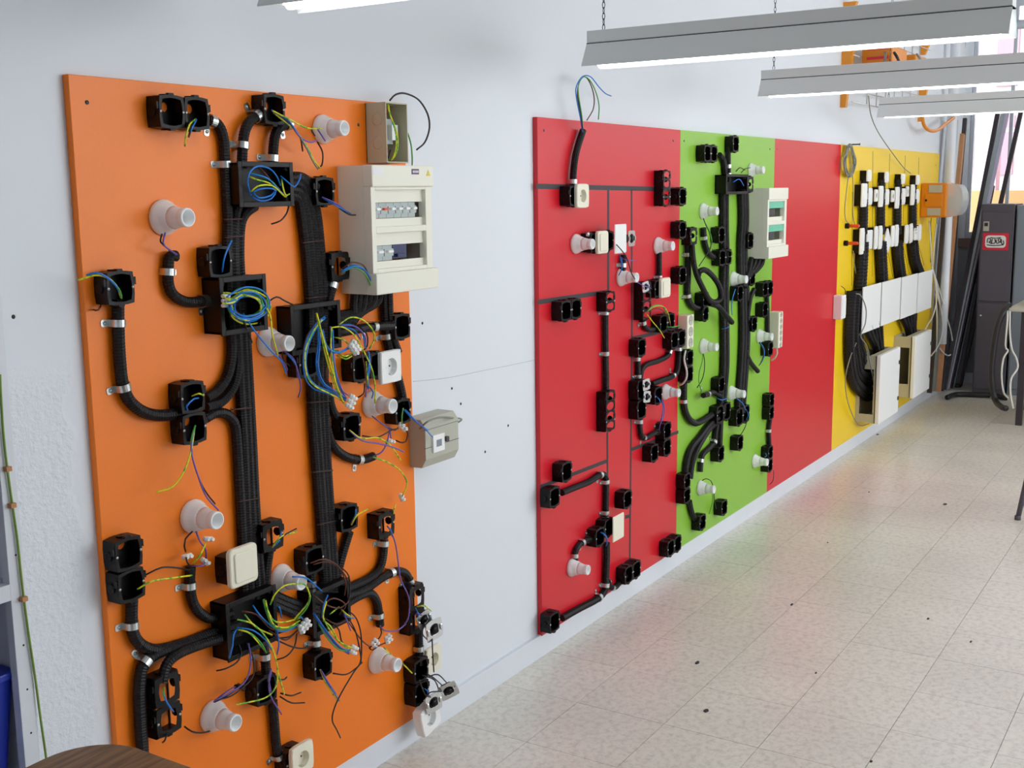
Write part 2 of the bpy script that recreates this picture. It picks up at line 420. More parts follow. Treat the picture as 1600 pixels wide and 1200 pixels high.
# ------------------------------------------------------------------ boards
def board(name, label, m_, x0, x1, z0=0.078, z1=1.853, screws=()):
    g = G().box(x0, x1, -T, -0.0005, z0, z1)
    b = top(name, g, m_, label, 'board', org=((x0+x1)/2, 0, z0)); bv(b, 0.0012, 1)
    for (x, y) in screws:
        c = P(x, y, T+0.0005); part('screw', G().revolve(c, OUT, [(0.0045, -0.002), (0.0045, 0.0005), (0.0, 0.001)], 10), 'steel_dark', b)
    return b
b_or = board('training_board', 'large orange wiring board, nearest of the coloured boards on the wall', 'orange_board', 1.528, 2.612, screws=((136, 160), (560, 195)))
b_r1 = board('training_board', 'red wiring board crossed by black tape lines, left of the green board', 'red_board', 3.322, 4.458, screws=((850, 204), (1052, 220), (856, 960), (1050, 840)))
b_gr = board('training_board', 'bright green wiring board full of black conduits between two red boards', 'green_board', 4.459, 5.583, screws=((1069, 220), (1203, 233)))
b_r2 = board('training_board', 'plain red board without any fittings, right of the green board', 'red_board', 5.584, 6.680, screws=((1214, 233),))
b_ye = board('training_board', 'yellow board farthest along the wall with rows of white switches', 'yellow_board', 6.681, 9.165, screws=((1462, 258),))
def tape(parent, a, b, wd, name='tape_line'):
    A, B = P(*a, T+0.0006), P(*b, T+0.0006); d = (B-A).normalized(); n = Vector((d.z, 0, -d.x))*wd/2; t = Vector((0, 0.0007, 0))
    vs = [A+n, B+n, B-n, A-n]; vs += [q+t for q in vs]
    part(name, G().add(vs, [(0,1,2,3),(7,6,5,4),(0,4,5,1),(1,5,6,2),(2,6,7,3),(3,7,4,0)]), 'tape_black', parent)
for a, b, wd in (((838, 291), (1060, 296), 0.017), ((950.5, 296), (950.5, 457), 0.015), ((987, 296), (987.5, 530), 0.013), ((987.5, 530), (984, 885), 0.013),
                 ((841, 472), (950, 456), 0.016), ((988, 529), (1061, 512), 0.015), ((844, 761), (949, 720), 0.014), ((949, 675), (949.5, 790), 0.013),
                 ((985, 703), (1060, 675), 0.014), ((977, 808), (985, 806), 0.014)): tape(b_r1, a, b, wd)
for a, b in (((1332, 300), (1330.5, 447)), ((1364, 236), (1363, 432)), ((1390.5, 240), (1388, 320)), ((1388, 395), (1395, 432)), ((1414.6, 243), (1411, 350)),
             ((1411, 384), (1421, 428)), ((1436, 246), (1433, 350)), ((1434, 378), (1444, 415))): tape(b_ye, a, b, 0.006, 'groove_line')

# ------------------------------------------------------------------ fittings
MOD, DEP = 0.070, 0.040
def mbox(px, py, nc, nr, label, style='hole', dep=DEP, mod=MOD, ws=(), extra=None, parent=None, sub=(1, 1), tilt=0.0, hole=None, name='mounting_box', base=T):
    """black plastic mounting box of nc by nr gangs; (px,py) is the pixel of the middle of its open front"""
    c = P(px, py, base+dep)
    ct, st = math.cos(tilt), math.sin(tilt); u = XA*ct+ZA*st; v = ZA*ct-XA*st
    g = G(); cw, ch = mod/sub[0], mod/sub[1]
    if style == 'ring':      # open frame: face with round holes, one flank, back edges
        Wr, Hr = nc*mod/2, nr*mod/2; Y0, Y1 = -base, -base-dep+0.004
        g.box(c.x-Wr, c.x-Wr+0.003, Y0, Y1, c.z-Hr, c.z+Hr).box(c.x-Wr, c.x+Wr, Y0, Y1, c.z-Hr, c.z-Hr+0.003).box(c.x-Wr, c.x+Wr, Y0, Y1, c.z+Hr-0.003, c.z+Hr).box(c.x+Wr-0.003, c.x+Wr, Y0, Y0-0.004, c.z-Hr, c.z+Hr)
        for i in range(1, nc): g.box(c.x-Wr+i*mod-0.002, c.x-Wr+i*mod+0.002, Y0, Y0-0.004, c.z-Hr, c.z+Hr)
        for j in range(1, nr*sub[1]):
            zz = c.z-Hr+j*ch; g.box(c.x-Wr-0.002, c.x-Wr, Y0, Y1, zz-0.002, zz+0.002)
    for i in range(nc*sub[0]):
        for j in range(nr*sub[1]):
            o = c + u*((i-(nc*sub[0]-1)/2)*cw) + v*((j-(nr*sub[1]-1)/2)*ch)
            if style == 'mix': h_ = random.choice([(0.3, 0.35, 0.34), (-0.3, 0.3, 0.3), (0.35, -0.2, 0.36)])
            else: h_ = hole or (0.25, 0.3, 0.34)
            g.cell(o, u, v, OUT, cw*(0.985 if style != 'ring' else 1.0), ch*(0.985 if style != 'ring' else 1.0), dep if style != 'ring' else 0.005, back={'closed': 'closed', 'ring': 'open'}.get(style, 'hole'), sup=(0.0 if sub[1] > 1 else 0.5) if style == 'ring' else 0.55,
                   hole=(0, 0, 0.80) if style == 'ring' else h_, fill=0.84 if style != 'ring' else (0.80 if sub[1] > 1 else 0.66))
    W, H = nc*mod/2, nr*mod/2
    for j in range(nr):          # knock-outs on the sides, lugs on the rim
        zc = (j-(nr-1)/2)*mod
        for s_ in (-1, 1):
            o = c + u*(s_*W*0.995) + v*zc - OUT*(dep*0.55)
            g.revolve(o, u*s_, [(0.011, 0.0), (0.011, 0.0025), (0.0085, 0.0025), (0.0, 0.001)], 8)
            o2 = c + u*(s_*(W+0.001)) + v*(zc+mod*0.18) - OUT*0.008
            g.prism(o2, u*s_, v, OUT, [(0, -0.006), (0.004, -0.008), (0.004, 0.008), (0, 0.006)], 0.007)
    for i in range(nc):
        xc = (i-(nc-1)/2)*mod
        for s_ in (-1, 1):
            o = c + v*(s_*H*0.995) + u*xc - OUT*(dep*0.55)
            g.revolve(o, v*s_, [(0.011, 0.0), (0.011, 0.0025), (0.0085, 0.0025), (0.0, 0.001)], 8)
            g.prism(c + v*(s_*(H-0.001)) + u*(xc-0.008) - OUT*0.010, u, v*s_, OUT, [(0, 0), (0.016, 0), (0.014, 0.005), (0.002, 0.005)], 0.010)
    if parent is None:
        r = root(name, label, 'electrical box', (c.x, -base, c.z-H)); nm = 'box_shell'
    else: r = parent; nm = 'box_shell'
    part(nm, g, 'black_plastic', r)
    for i in range(nc):
        for j in range(nr):
            if style == 'ring' and j % 2: continue
            for s_ in (-1, 1):
                o = c + u*((i-(nc-1)/2)*mod + s_*mod*0.44) + v*((j-(nr-1)/2)*mod + 0.0)
                part('screw', G().revolve(o, OUT, [(0.0032, -0.001), (0.0032, 0.0012), (0, 0.0016)], 7), 'galvanised', r)
    wires(r, ws)
    if extra: extra(r, c)
    return r
def jbox(x0, y0, x1, y1, label, dep=0.05, ws=(), name='junction_box', blocks=()):
    """large open junction box; the pixels are opposite corners of its open front"""
    A, B = P(x0, y0, T+dep), P(x1, y1, T+dep); xa, xb, za, zb = A.x, B.x, B.z, A.z
    r = root(name, label, 'electrical box', ((xa+xb)/2, -T, za)); g = G(); Y = -T-dep; t = 0.004
    g.box(xa, xb, -T, -T-0.004, za, zb)
    for (a, b, c_, d) in ((xa, xa+t, za, zb), (xb-t, xb, za, zb), (xa, xb, za, za+t), (xa, xb, zb-t, zb)): g.box(a, b, -T, Y, c_, d)
    part('box_shell', g, 'black_plastic', r)
    g = G(); l = 0.009; q = 0.003
    for (a, b, c_, d) in ((xa-q, xa+l, za-q, zb+q), (xb-l, xb+q, za-q, zb+q), (xa+l, xb-l, za-q, za+l), (xa+l, xb-l, zb-l, zb+q)): g.box(a, b, Y, Y-0.004, c_, d)
    part('rim', g, 'black_plastic', r, bevel=0.001)
    for (a, c_) in ((xa+0.012, za+0.012), (xb-0.012, za+0.012), (xa+0.012, zb-0.012), (xb-0.012, zb-0.012)):
        part('screw_post', G().revolve((a, -T-0.004, c_), OUT, [(0.006, 0), (0.006, dep-0.006), (0.003, dep-0.006), (0.0, dep-0.012)], 8), 'black_plastic', r)
    wires(r, ws)
    for b_ in blocks: tblock(r, *b_)
    return r
def tblock(parent, px, py, off=0.10, n=3, ang=0.6, s_=1.0):
    """white screw terminal strip hanging on its wires"""
    c = P(px, py, off); u = Vector((math.cos(ang), 0, math.sin(ang))); v = Vector((-u.z, 0, u.x)); g = G()
    for i in range(n):
        o = c + u*((i-(n-1)/2)*0.0105*s_)
        g.revolve(o-v*0.010*s_, v, [(0.003*s_, 0), (0.0045*s_, 0.001), (0.0045*s_, 0.019*s_), (0.003*s_, 0.020*s_)], 8)
        g.revolve(o-v*0.005*s_, OUT, [(0.0034*s_, 0), (0.0034*s_, 0.008*s_), (0.0018*s_, 0.008*s_), (0, 0.006*s_)], 8)
        g.revolve(o+v*0.005*s_, OUT, [(0.0034*s_, 0), (0.0034*s_, 0.008*s_), (0.0018*s_, 0.008*s_), (0, 0.006*s_)], 8)
    part('terminal_block', g, 'white_plastic', parent, 'white terminal block')
def holder(px, py, label, k=1.0, ws=(), tilt=(0, 0), broken=False):
    """batten lamp holder; (px,py) is the pixel of the middle of its base"""
    c = P(px, py, T); ax = Vector((tilt[0], -1, tilt[1])).normalized()
    r = root('lamp_holder', label, 'lamp holder', c)
    g = G().revolve(c, ax, [(0.034*k, 0), (0.035*k, 0.003*k), (0.0345*k, 0.007*k), (0.033*k, 0.011*k), (0.030*k, 0.016*k), (0.0265*k, 0.022*k), (0.0245*k, 0.030*k), (0.022*k, 0.034*k)], 24)
    part('base', g, 'porcelain', r)
    g = G().revolve(c, ax, [(0.0235*k, 0.030*k), (0.0205*k, 0.042*k), (0.0180*k, 0.054*k), (0.0176*k, 0.056*k), (0.0184*k, 0.058*k), (0.0184*k, 0.069*k), (0.0172*k, 0.071*k), (0.0145*k, 0.071*k), (0.0140*k, 0.045*k), (0.0, 0.044*k)], 20)
    part('socket', g, 'porcelain', r)
    part('contact', G().revolve(c+ax*0.044*k, ax, [(0.006*k, 0), (0.006*k, 0.004*k), (0.0, 0.006*k)], 8), 'brass', r, 'brass contact')
    for s_ in (-1, 1):
        o = c + Vector((s_*0.022*k, 0, -s_*0.012*k)) + ax*0.0155*k
        part('screw', G().revolve(o, ax, [(0.0032*k, 0), (0.0032*k, 0.003*k), (0, 0.0035*k)], 7), 'steel_dark', r)
    wires(r, ws); return r
def rrect(w_, h_, r_, n=4):
    out = []
    for cx, cy, a0 in ((w_/2-r_, h_/2-r_, 0), (-w_/2+r_, h_/2-r_, 90), (-w_/2+r_, -h_/2+r_, 180), (w_/2-r_, -h_/2+r_, 270)):
        for i in range(n+1):
            a = math.radians(a0+90*i/n); out.append((cx+r_*math.cos(a), cy+r_*math.sin(a)))
    return out
def plate(parent, px, py, off, w_, h_, m_='cream_plastic', kind='switch', rad=0.012, th=0.011, tilt=0.0):
    c = P(px, py, off); ct, st = math.cos(tilt), math.sin(tilt); u = XA*ct+ZA*st; v = ZA*ct-XA*st
    o = c-OUT*th
    if kind == 'socket':
        g = G(); N = 24; ol = []
        for k in range(N):
            a = 2*math.pi*k/N; q = 1/max(abs(math.cos(a)), abs(math.sin(a)))
            if abs(abs(math.cos(a))-abs(math.sin(a))) < 0.01: q *= 0.975 if rad < 0.006 else 0.93
            ol.append((math.cos(a)*q*w_/2, math.sin(a)*q*h_/2))
        rr = min(w_, h_)*0.27
        ci = [(math.cos(2*math.pi*k/N)*rr, math.sin(2*math.pi*k/N)*rr) for k in range(N)]
        rings = [(ol, -th), (ol, -0.003), ([(a*0.95, b*0.95) for a, b in ol], 0), (ci, 0), ([(a*0.93, b*0.93) for a, b in ci], -0.016)]
        vs = [c+u*a+v*b+OUT*z for R_, z in rings for a, b in R_]; fs = []
        for i in range(len(rings)-1):
            for j in range(N): fs.append((i*N+j, i*N+(j+1)%N, (i+1)*N+(j+1)%N, (i+1)*N+j))
        fs.append(tuple(range(4*N, 5*N))); g.add(vs, fs)
        pl = part('cover_plate', g, m_, parent, 'socket cover plate')
        for s_ in (-1, 1):
            part('pin_hole', G().revolve(c+u*(s_*rr*0.42)-OUT*0.0155, OUT, [(0.0026, 0), (0.0026, 0.0006), (0, 0.0007)], 8), 'dark_void', pl)
            part('earth_clip', G().prism(c+v*(s_*rr*0.86)-OUT*0.010, u, v, OUT, [(-0.003, -0.001), (0.003, -0.001), (0.003, 0.001), (-0.003, 0.001)], 0.008), 'galvanised', pl)
    else:
        g = G().prism(o, u, v, OUT, rrect(w_, h_, rad), th, 0.0025)
        pl = part('cover_plate', g, m_, parent, 'pale cover plate')
        if kind == 'switch':
            part('rocker', G().prism(c, u, v, OUT, rrect(w_*0.72, h_*0.76, rad*0.5, 2), 0.004, 0.0015), m_, pl)
    return pl
def mechanism(parent, px, py, off, s_=0.055, tilt=0.3, yaw=0.0):
    """bare metal frame of a switch or socket, hanging or standing without its cover"""
    c = P(px, py, off); u = Vector((math.cos(yaw)*math.cos(tilt), -math.sin(yaw), math.cos(yaw)*math.sin(tilt))); v = Vector((-math.sin(tilt), 0, math.cos(tilt))); n = v.cross(u)*1.0
    if n.y > 0: n = -n
    g = G().cell(c, u, v, n, s_, s_, 0.0025, fill=0.62, back='open', sup=0)
    f = part('mechanism_frame', g, 'galvanised', parent, 'bare galvanised frame')
    part('mechanism_body', G().prism(c-n*0.020, u, v, n, rrect(s_*0.55, s_*0.5, 0.004, 2), 0.020, 0.002).revolve(c, n, [(s_*0.2, 0), (s_*0.2, 0.004), (0, 0.004)], 12), 'black_plastic', f)
    for a in (-1, 1):
        part('clip', G().prism(c+u*(a*s_*0.40)-n*0.004, u, v, n, rrect(s_*0.14, s_*0.3, 0.002, 1), 0.009, 0.001), 'galvanised', f)
def clamp(parent, path, r, px, py, side, two=True):
    """galvanised saddle: strap over the conduit and a foot with its screw"""
    tgt = min(range(len(path)), key=lambda i: (proj(path[i])[0]-px)**2+(proj(path[i])[1]-py)**2)
    c = path[tgt]; t = (path[min(tgt+2, len(path)-1)]-path[max(tgt-2, 0)]).normalized()
    t.y = 0; t.normalize(); s_ = Vector((t.z, 0, -t.x))
    want = {'l': Vector((-1,0,0)), 'r': Vector((1,0,0)), 'u': Vector((0,0,1)), 'd': Vector((0,0,-1))}[side]
    if s_.dot(want) < 0: s_ = -s_
    R_, wd, th = r+0.0006, 0.0075, 0.0013; g = G(); vs = []; fs = []
    base_y = -T-0.0006
    prof = []
    N = 9
    for k in range(N+1):
        a = math.pi*k/N; prof.append((-math.cos(a)*(R_+th), math.sin(a)*(R_+th)))
    prof = [(-(R_+th), (c.y-base_y))] + prof + [(R_+th, (c.y-base_y))]
    prof_in = [(-R_, prof[0][1])] + [(-math.cos(math.pi*k/N)*R_, math.sin(math.pi*k/N)*R_) for k in range(N+1)] + [(R_, prof[-1][1])]
    n = len(prof)
    for ol, in_ in zip(prof, prof_in):
        for z in (-wd, wd):
            for (a, b) in (ol, in_): vs.append(c + s_*a + OUT*b + t*z)
    for i in range(n-1):
        a = i*4; b = a+4
        fs += [(a, b, b+2, a+2), (a+1, a+3, b+3, b+1), (a, a+1, b+1, b), (a+2, b+2, b+3, a+3)]
    g.add(vs, fs)
    o = Vector((c.x, base_y, c.z)) + s_*(R_+0.0095)
    g.prism(o, s_, t, OUT, rrect(0.020, wd*2, 0.004, 2), 0.0014)
    k = part('clamp', g, 'galvanised', parent, 'galvanised saddle clamp')
    part('screw', G().revolve(o+s_*0.001+OUT*0.0012, OUT, [(0.0042, 0), (0.0042, 0.0016), (0.0, 0.0024)], 8), 'galvanised', k)
def proj(p):
    d = p-CAM; z = d.dot(FW); return 800+FPX*d.dot(RT)/z, 600-FPX*d.dot(UP)/z
def conduit(label, pts, r=0.0125, off=None, clamps=(), group=None, ws=(), name='conduit', m_='conduit_black', ridge=0.08, pitch=0.0065, ties=(), seg=9):
    off = T+r+0.001 if off is None else off
    q = [P(p[0], p[1], p[2] if len(p) > 2 else off) for p in pts]
    o = top(name, G().tube(q, r, seg, ridge, pitch), m_, label, 'conduit', org=q[0], group=group)
    path = spline(q, 0.006)
    for (x, y, s_) in clamps: clamp(o, path, r, x, y, s_)
    wires(o, ws); return o
#@@CONTENT
# ------------------------------------------------------------------ orange board: conduits
GA, GB = 'conduits of the left trunk on the orange board', 'conduits of the right trunk on the orange board'
conduit('black conduit bending down from the top left twin box into the left trunk', [(324,187),(340,194),(349,215),(352,257),(354,300),(356,350),(355,400),(357,470),(361,520),(362,556),(355,588),(340,610),(322,622)], clamps=[(331,188,'d'),(352,257,'l')], group=GA)
conduit('black conduit from the small top box dropping left of the upper junction box', [(404,180),(390,190),(382,208),(379,235),(378,262)], clamps=[(401,181,'u'),(381,227,'l')], off=0.04)
conduit('black conduit below the upper junction box, inner of the pair curving to the tall box', [(374,315),(368,335),(364,370),(365,430),(370,520),(372,570),(364,605),(345,628),(322,636)], group=GA, off=0.033)
conduit('black conduit curling out below the upper junction box into the left trunk', [(398,322),(384,333),(376,352),(374,395),(376,440),(379,520),(383,600),(388,700),(393,800),(398,880),(402,935)], group=GA)
conduit('straight black conduit third from the left in the left trunk of the orange board', [(367,330),(366,400),(369,470),(372,540),(376,620),(381,700),(385,800),(389,880),(391,935)], group=GA, off=0.031)
conduit('black conduit from the lower right of the tall box, arching over into the left trunk', [(320,654),(338,645),(355,648),(367,664),(371,700),(375,770),(379,850),(381,935)], group=GA)
conduit('rightmost black conduit of the left trunk, hidden at its top by the crammed junction box', [(384,515),(389,600),(394,690),(399,790),(405,880),(411,930)], group=GA)
for i, (lb, dx) in enumerate((('innermost', 0), ('second', 8), ('third', 16), ('outermost', 24))):
    conduit(lb+' of four black conduits arching from the upper junction box down the right trunk',
        [(452, 305-9*i), (466+dx*0.25, 312-10*i), (472+dx*0.85, 345-8*i), (478+dx, 400), (483+dx, 470), (486+dx*0.85, 600), (488+dx*0.82, 650), (493+dx*0.75, 720), (499+dx*0.72, 800), (504+dx*0.72, 870), (507+dx*0.7, 925)],
        group=GB, off=T+0.014+0.003*(i % 2))
conduit('black conduit splitting right from the right trunk to an open end with a saddle', [(500,560,0.03),(505,620),(511,670),(521,697),(538,712),(558,718),(572,717),(583,713)], clamps=[(560,719,'d')],
    ws=[('p', [(582,713),(597,706),(605,690),(610,668)]), ('e', [(582,714),(605,722),(625,735),(636,755),(629,775)], 0.06)])
conduit('short black conduit branching off the right trunk to the small box beside it', [(512,600,0.035),(516,630),(523,648),(535,660)])
conduit('short black conduit slanting from the frame box beside the fuse cabinet to the flat box', [(524,432),(520,446),(515,465),(512,484)], clamps=[(519,447,'r')], off=0.045)
for i in range(6):
    conduit(('topmost', 'second from the top', 'third from the top', 'fourth from the top', 'fifth from the top', 'lowest')[i]+' of six black conduits fanning out under the fuse cabinet',
        [(594-i*8, 456), (590-i*7.5, 472+i*1.0), (572-i*4, 483+i*3.2), (548, 489+i*4.2), (524, 492+i*4.5)], group='conduits under the fuse cabinet of the orange board', off=T+0.014+0.004*(i % 2), r=0.011)
conduit('black conduit dropping from the fuse cabinet behind the white socket to the lower box', [(600,455),(601,490),(604,525),(612,560),(622,590),(628,615),(630,630)], clamps=[(604,525,'l')])
conduit('black conduit parallel to the one behind the white socket, ending there', [(607,455),(609,500),(615,530),(622,550)], off=0.04)
conduit('black horizontal conduit from the flat box to the right hand box near the board edge', [(528,520),(555,515),(580,511),(612,509)], off=0.055, clamps=[(585,511,'d')])
conduit('black conduit between the upper junction box and the box at its right', [(455,276),(470,277),(482,284),(494,292)], r=0.013)
conduit('short black conduit from the small top box straight into the upper junction box top', [(452,194),(438,198),(430,212),(427,235),(426,260)], clamps=[(449,195,'d'),(427,246,'l')], off=0.04)
conduit('long black conduit from the left edge box sweeping down and right to the tall box', [(185,468),(185,505),(187,555),(192,600),(203,627),(225,644),(252,649),(284,645)], clamps=[(185,505,'l'),(191,604,'l')], r=0.0135)
conduit('short black conduit with a ragged taped top below the upper left lamp holder', [(275,400),(265,402),(263,425),(264,446),(272,462),(288,471),(305,472),(332,469)], clamps=[(264,426,'r'),(318,471,'d')], ws=[('k', [(273,400),(262,388),(251,378),(253,366)], 0.04), ('p', [(276,398),(262,388),(255,380),(258,364)], 0.045)])
conduit('black conduit from the worn tall box at lower left, curving into the low junction box', [(207,930),(206,960),(208,988),(220,1007),(245,1015),(285,1006),(330,990),(372,975)], clamps=[(207,978,'l')], r=0.0135)
conduit('black conduit below the low left lamp holder, curving right to the low junction box', [(298,884),(297,915),(302,942),(314,959),(332,966),(360,958)], clamps=[(298,915,'l'),(342,964,'u')],
    ws=[('k', [(297,886),(292,877),(291,868)], 0.05), ('p', [(299,884),(315,884),(321,878)], 0.05), ('e', [(300,882),(312,868),(322,848)], 0.05), ('k', [(296,891),(275,887),(252,887),(228,898)], 0.05), ('e', [(300,899),(270,903),(238,908),(214,921)], 0.055)])
conduit('black conduit running down behind the brown table corner with a tilted clamp at its bend', [(224,1195),(219,1120),(218,1070),(223,1041),(236,1026),(262,1014),(310,1000),(372,982)], clamps=[(226,1033,'l')], r=0.0145, off=0.034)
conduit('black conduit curving from the broken twin box up to the low junction box', [(254,1066),(258,1044),(268,1029),(290,1016),(330,1002),(374,990)], off=0.05)
conduit('black conduit from the low junction box down to the single box under it', [(408,992),(413,1015),(416,1050),(418,1062)], clamps=[(410,1025,'l')], off=0.04)
conduit('black conduit from the single box down to the bottom socket', [(426,1095),(429,1130),(432,1165),(438,1185),(452,1194)], clamps=[(431,1181,'l')])
conduit('short black conduit under the right low junction box to the box below', [(493,962),(493,990),(494,1018)], clamps=[(492,1003,'l')])
for i in range(3):
    conduit(('upper', 'middle', 'lower')[i]+' of three black conduits joining the two low junction boxes', [(425,928+8*i), (445,937+8*i), (465,944+8*i), (495,950+6*i)], group='conduits between the low junction boxes', off=T+0.013)
conduit('black conduit from the right low junction box up to the open frame box', [(540,920),(562,911),(582,900),(594,886),(599,866),(600,842)], clamps=[(600,850,'l')])
conduit('black conduit from the right low junction box arching to the twin box on the edge', [(540,932),(570,921),(598,902),(618,893),(632,895),(640,908),(642,932)], clamps=[(610,895,'d'),(639,907,'l')], off=0.033)
conduit('black conduit hooking down from the right low junction box to a loose open end', [(540,944),(562,931),(578,927),(588,938),(592,958),(594,978)], clamps=[(590,963,'l')],
    ws=[('k', [(594,978),(596,990),(590,1000),(578,1012)], 0.05), ('p', [(594,978),(600,985),(620,985),(634,975)], 0.06)])
conduit('black conduit slanting down beside the right trunk to the right low junction box', [(546,830),(538,856),(530,885),(524,918)])
conduit('black conduit from the framed box by the left trunk to the low junction box', [(421,858),(417,885),(415,910),(414,938)], off=0.035)
conduit('short black conduit below the box left of the right trunk', [(487,896),(486,912),(488,935)], clamps=[(485,912,'l')])
conduit('short black conduit linking the two edge boxes at lower right of the orange board', [(654,982),(655,1010),(656,1038)], clamps=[(655,1012,'r')])

def tie(parent, x0, y0, x1, y1):
    part('cable_tie', G().tube([P(x0-1, y0, T+0.001), P(x0, y0, 0.046), P((x0+x1)/2, (y0+y1)/2, 0.052), P(x1, y1, 0.046), P(x1+1, y1, T+0.001)], 0.0016, 5), 'tie_brown', parent, 'thin brown cable tie')
    part('tie_nail', G().revolve(P(x0-2.5, y0, T), OUT, [(0.0035, 0), (0.0035, 0.005), (0, 0.006)], 8), 'galvanised', parent)
for a in ((352,343,377,342), (353,371,380,369), (364,640,392,637), (373,784,402,779)): tie(bpy.data.objects['conduit'], *a)
for a in ((474,379,505,376), (480,466,512,463), (482,629,515,627), (489,738,519,735), (497,820,524,814)): tie(bpy.data.objects['conduit.007'], *a)

# ------------------------------------------------------------------ orange board: boxes
mbox(289,176,2,1,'twin black mounting box at the top left of the orange board','hole',hole=(0.35,0.35,0.30), ws=[('e', [(306,186),(296,195),(290,215),(289,228)], 0.05), ('b', [(307,187),(300,200),(296,211)], 0.055), ('k', [(304,188),(298,202),(295,214)], 0.05)])
mbox(429,171,1,1,'single black box near the orange board top, wires hanging toward a broken lamp holder','hole', ws=[('e', [(426,173),(455,188),(480,200),(503,201)], 0.08), ('b', [(424,172),(448,186),(465,208),(478,230)], 0.07), ('p', [(425,173),(450,190),(468,213),(484,222),(494,220)], 0.07),
    ('g', [(427,174),(452,192),(474,222),(488,250),(497,264)], 0.07), ('e', [(427,176),(462,205),(480,230),(490,250),(500,262)], 0.065), ('k', [(496,222),(504,238),(503,258),(496,263)], 0.05), ('k', [(450,190),(468,212),(473,236)], 0.04)])
mbox(508,299,1,1,'single black box right of the upper junction box, a violet wire hanging out','hole', ws=[('p', [(503,308),(525,318),(538,328)], 0.07), ('b', [(505,310),(530,324),(548,334)], 0.07), ('k', [(530,325),(545,335),(557,336)], 0.07)])
mbox(345,409,1,1,'single black box tucked beside the left trunk above the crammed junction box','closed', ws=[('b', [(347,425),(350,405),(356,388),(362,376)], 0.06)])
mbox(189,450,1,1,'single black box at the left edge of the orange board','mix', ws=[('e', [(189,465),(183,448),(168,434),(148,430),(122,438)], 0.08), ('b', [(190,462),(180,445),(165,432),(150,426),(135,430)], 0.085), ('v', [(190,466),(186,452),(175,440)], 0.08), ('n', [(160,470),(154,484),(146,484)], 0.02)])
mbox(303,645,1,2,'tall twin black box in the middle of the orange board, wires hanging below it','mix', ws=[('b', [(293,641),(292,634),(302,624),(310,622)], 0.07), ('e', [(300,619),(310,615),(318,618)], 0.07), ('e', [(304,668),(301,690),(297,710),(288,735),(270,760),(244,769)], 0.07),
    ('v', [(305,665),(300,682),(298,695)], 0.075), ('p', [(303,672),(299,705),(310,745),(322,775),(341,797)], 0.075), ('k', [(302,672),(300,710),(312,750),(324,772),(336,787)], 0.07)])
mbox(532,416,1,1,'single open black frame box between right trunk and white fuse cabinet','ring', ws=[('b', [(533,424),(552,415),(570,422),(580,440),(584,461)], 0.10), ('v', [(534,426),(552,418),(568,426),(578,444),(583,460)], 0.10), ('n', [(535,420),(550,410),(568,415),(576,432)], 0.10), ('b', [(533,426),(553,416),(568,421)], 0.105)])
mbox(482,568,1,1,'single black box half hidden under the wires of the large flat box','closed')
mbox(629,510,1,1,'single black box at the right edge of the orange board below the fuse cabinet','mix')
mbox(630,643,1,1,'single black box on the right edge above the grey breaker box','closed', ws=[('v', [(630,638),(628,650),(628,662)], 0.08), ('b', [(631,640),(645,655),(662,668),(676,683)], 0.09), ('b', [(633,640),(650,658),(668,672)], 0.10)])
mbox(550,667,1,1,'single black box beside the lower right trunk with violet and yellow wires','mix', ws=[('p', [(546,673),(565,688),(590,693),(612,698),(631,706)], 0.08), ('e', [(546,672),(565,685),(590,684),(610,696),(626,719)], 0.08), ('k', [(566,681),(590,683),(612,672),(622,670)], 0.07), ('p', [(581,650),(594,660),(608,671),(611,684)], 0.07), ('k', [(584,652),(600,664),(616,672),(622,668)], 0.07), ('k', [(631,668),(637,676),(634,690),(625,691),(618,688)], 0.05)])
mbox(546,809,1,1,'left one of two single black boxes low on the orange board right side','mix', ws=[('e', [(549,820),(558,805),(574,796)], 0.08), ('b', [(548,818),(555,806),(556,796)], 0.075)])
mbox(604,820,1,1,'right one of two single black boxes, an open frame near the right edge','ring', ws=[('p', [(609,825),(618,850),(623,885),(626,905),(639,935),(638,965),(632,975)], 0.08), ('b', [(605,822),(611,830),(613,838)], 0.07), ('e', [(614,806),(616,795),(618,788)], 0.05)])
mbox(427,838,1,1,'single open black frame box attached to the left trunk low down','ring', ws=[('e', [(425,855),(440,838),(464,831)], 0.08), ('k', [(426,853),(445,836),(463,826)], 0.08), ('b', [(424,856),(436,845),(440,830)], 0.075)])
mbox(492,875,1,1,'single black box left of the right trunk above the low junction boxes','closed')
mbox(204,890,1,2,'worn twin black box low on the left side of the orange board','mix', tilt=0.02)
mbox(652,952,1,2,'twin open black box on the lower right edge of the orange board','ring', ws=[('e', [(651,948),(662,946),(668,950),(674,955)], 0.07), ('b', [(649,950),(653,958),(653,964)], 0.07)])
r = mbox(659,1065,1,2,'lowest twin black box on the right edge with metal frames dangling from it','mix', ws=[('b', [(660,1075),(668,1080),(667,1092)], 0.07), ('k', [(664,1052),(676,1058),(690,1070)], 0.08), ('k', [(660,1055),(678,1062),(686,1078)], 0.09), ('k', [(668,1058),(684,1054),(699,1068)], 0.09), ('k', [(655,1062),(664,1085),(676,1090)], 0.09), ('e', [(600,1012,0.05),(615,1027,0.05),(630,1038,0.06),(644,1052,0.07)], 0.06)])
mbox(263,1101,1,2,'broken twin black box at the bottom left of the orange board','ring', ws=[('b', [(255,1080),(258,1092),(265,1104),(271,1112)], 0.07), ('v', [(256,1074),(255,1085),(260,1096)], 0.07), ('k', [(262,1142),(258,1156),(254,1160)], 0.05)])
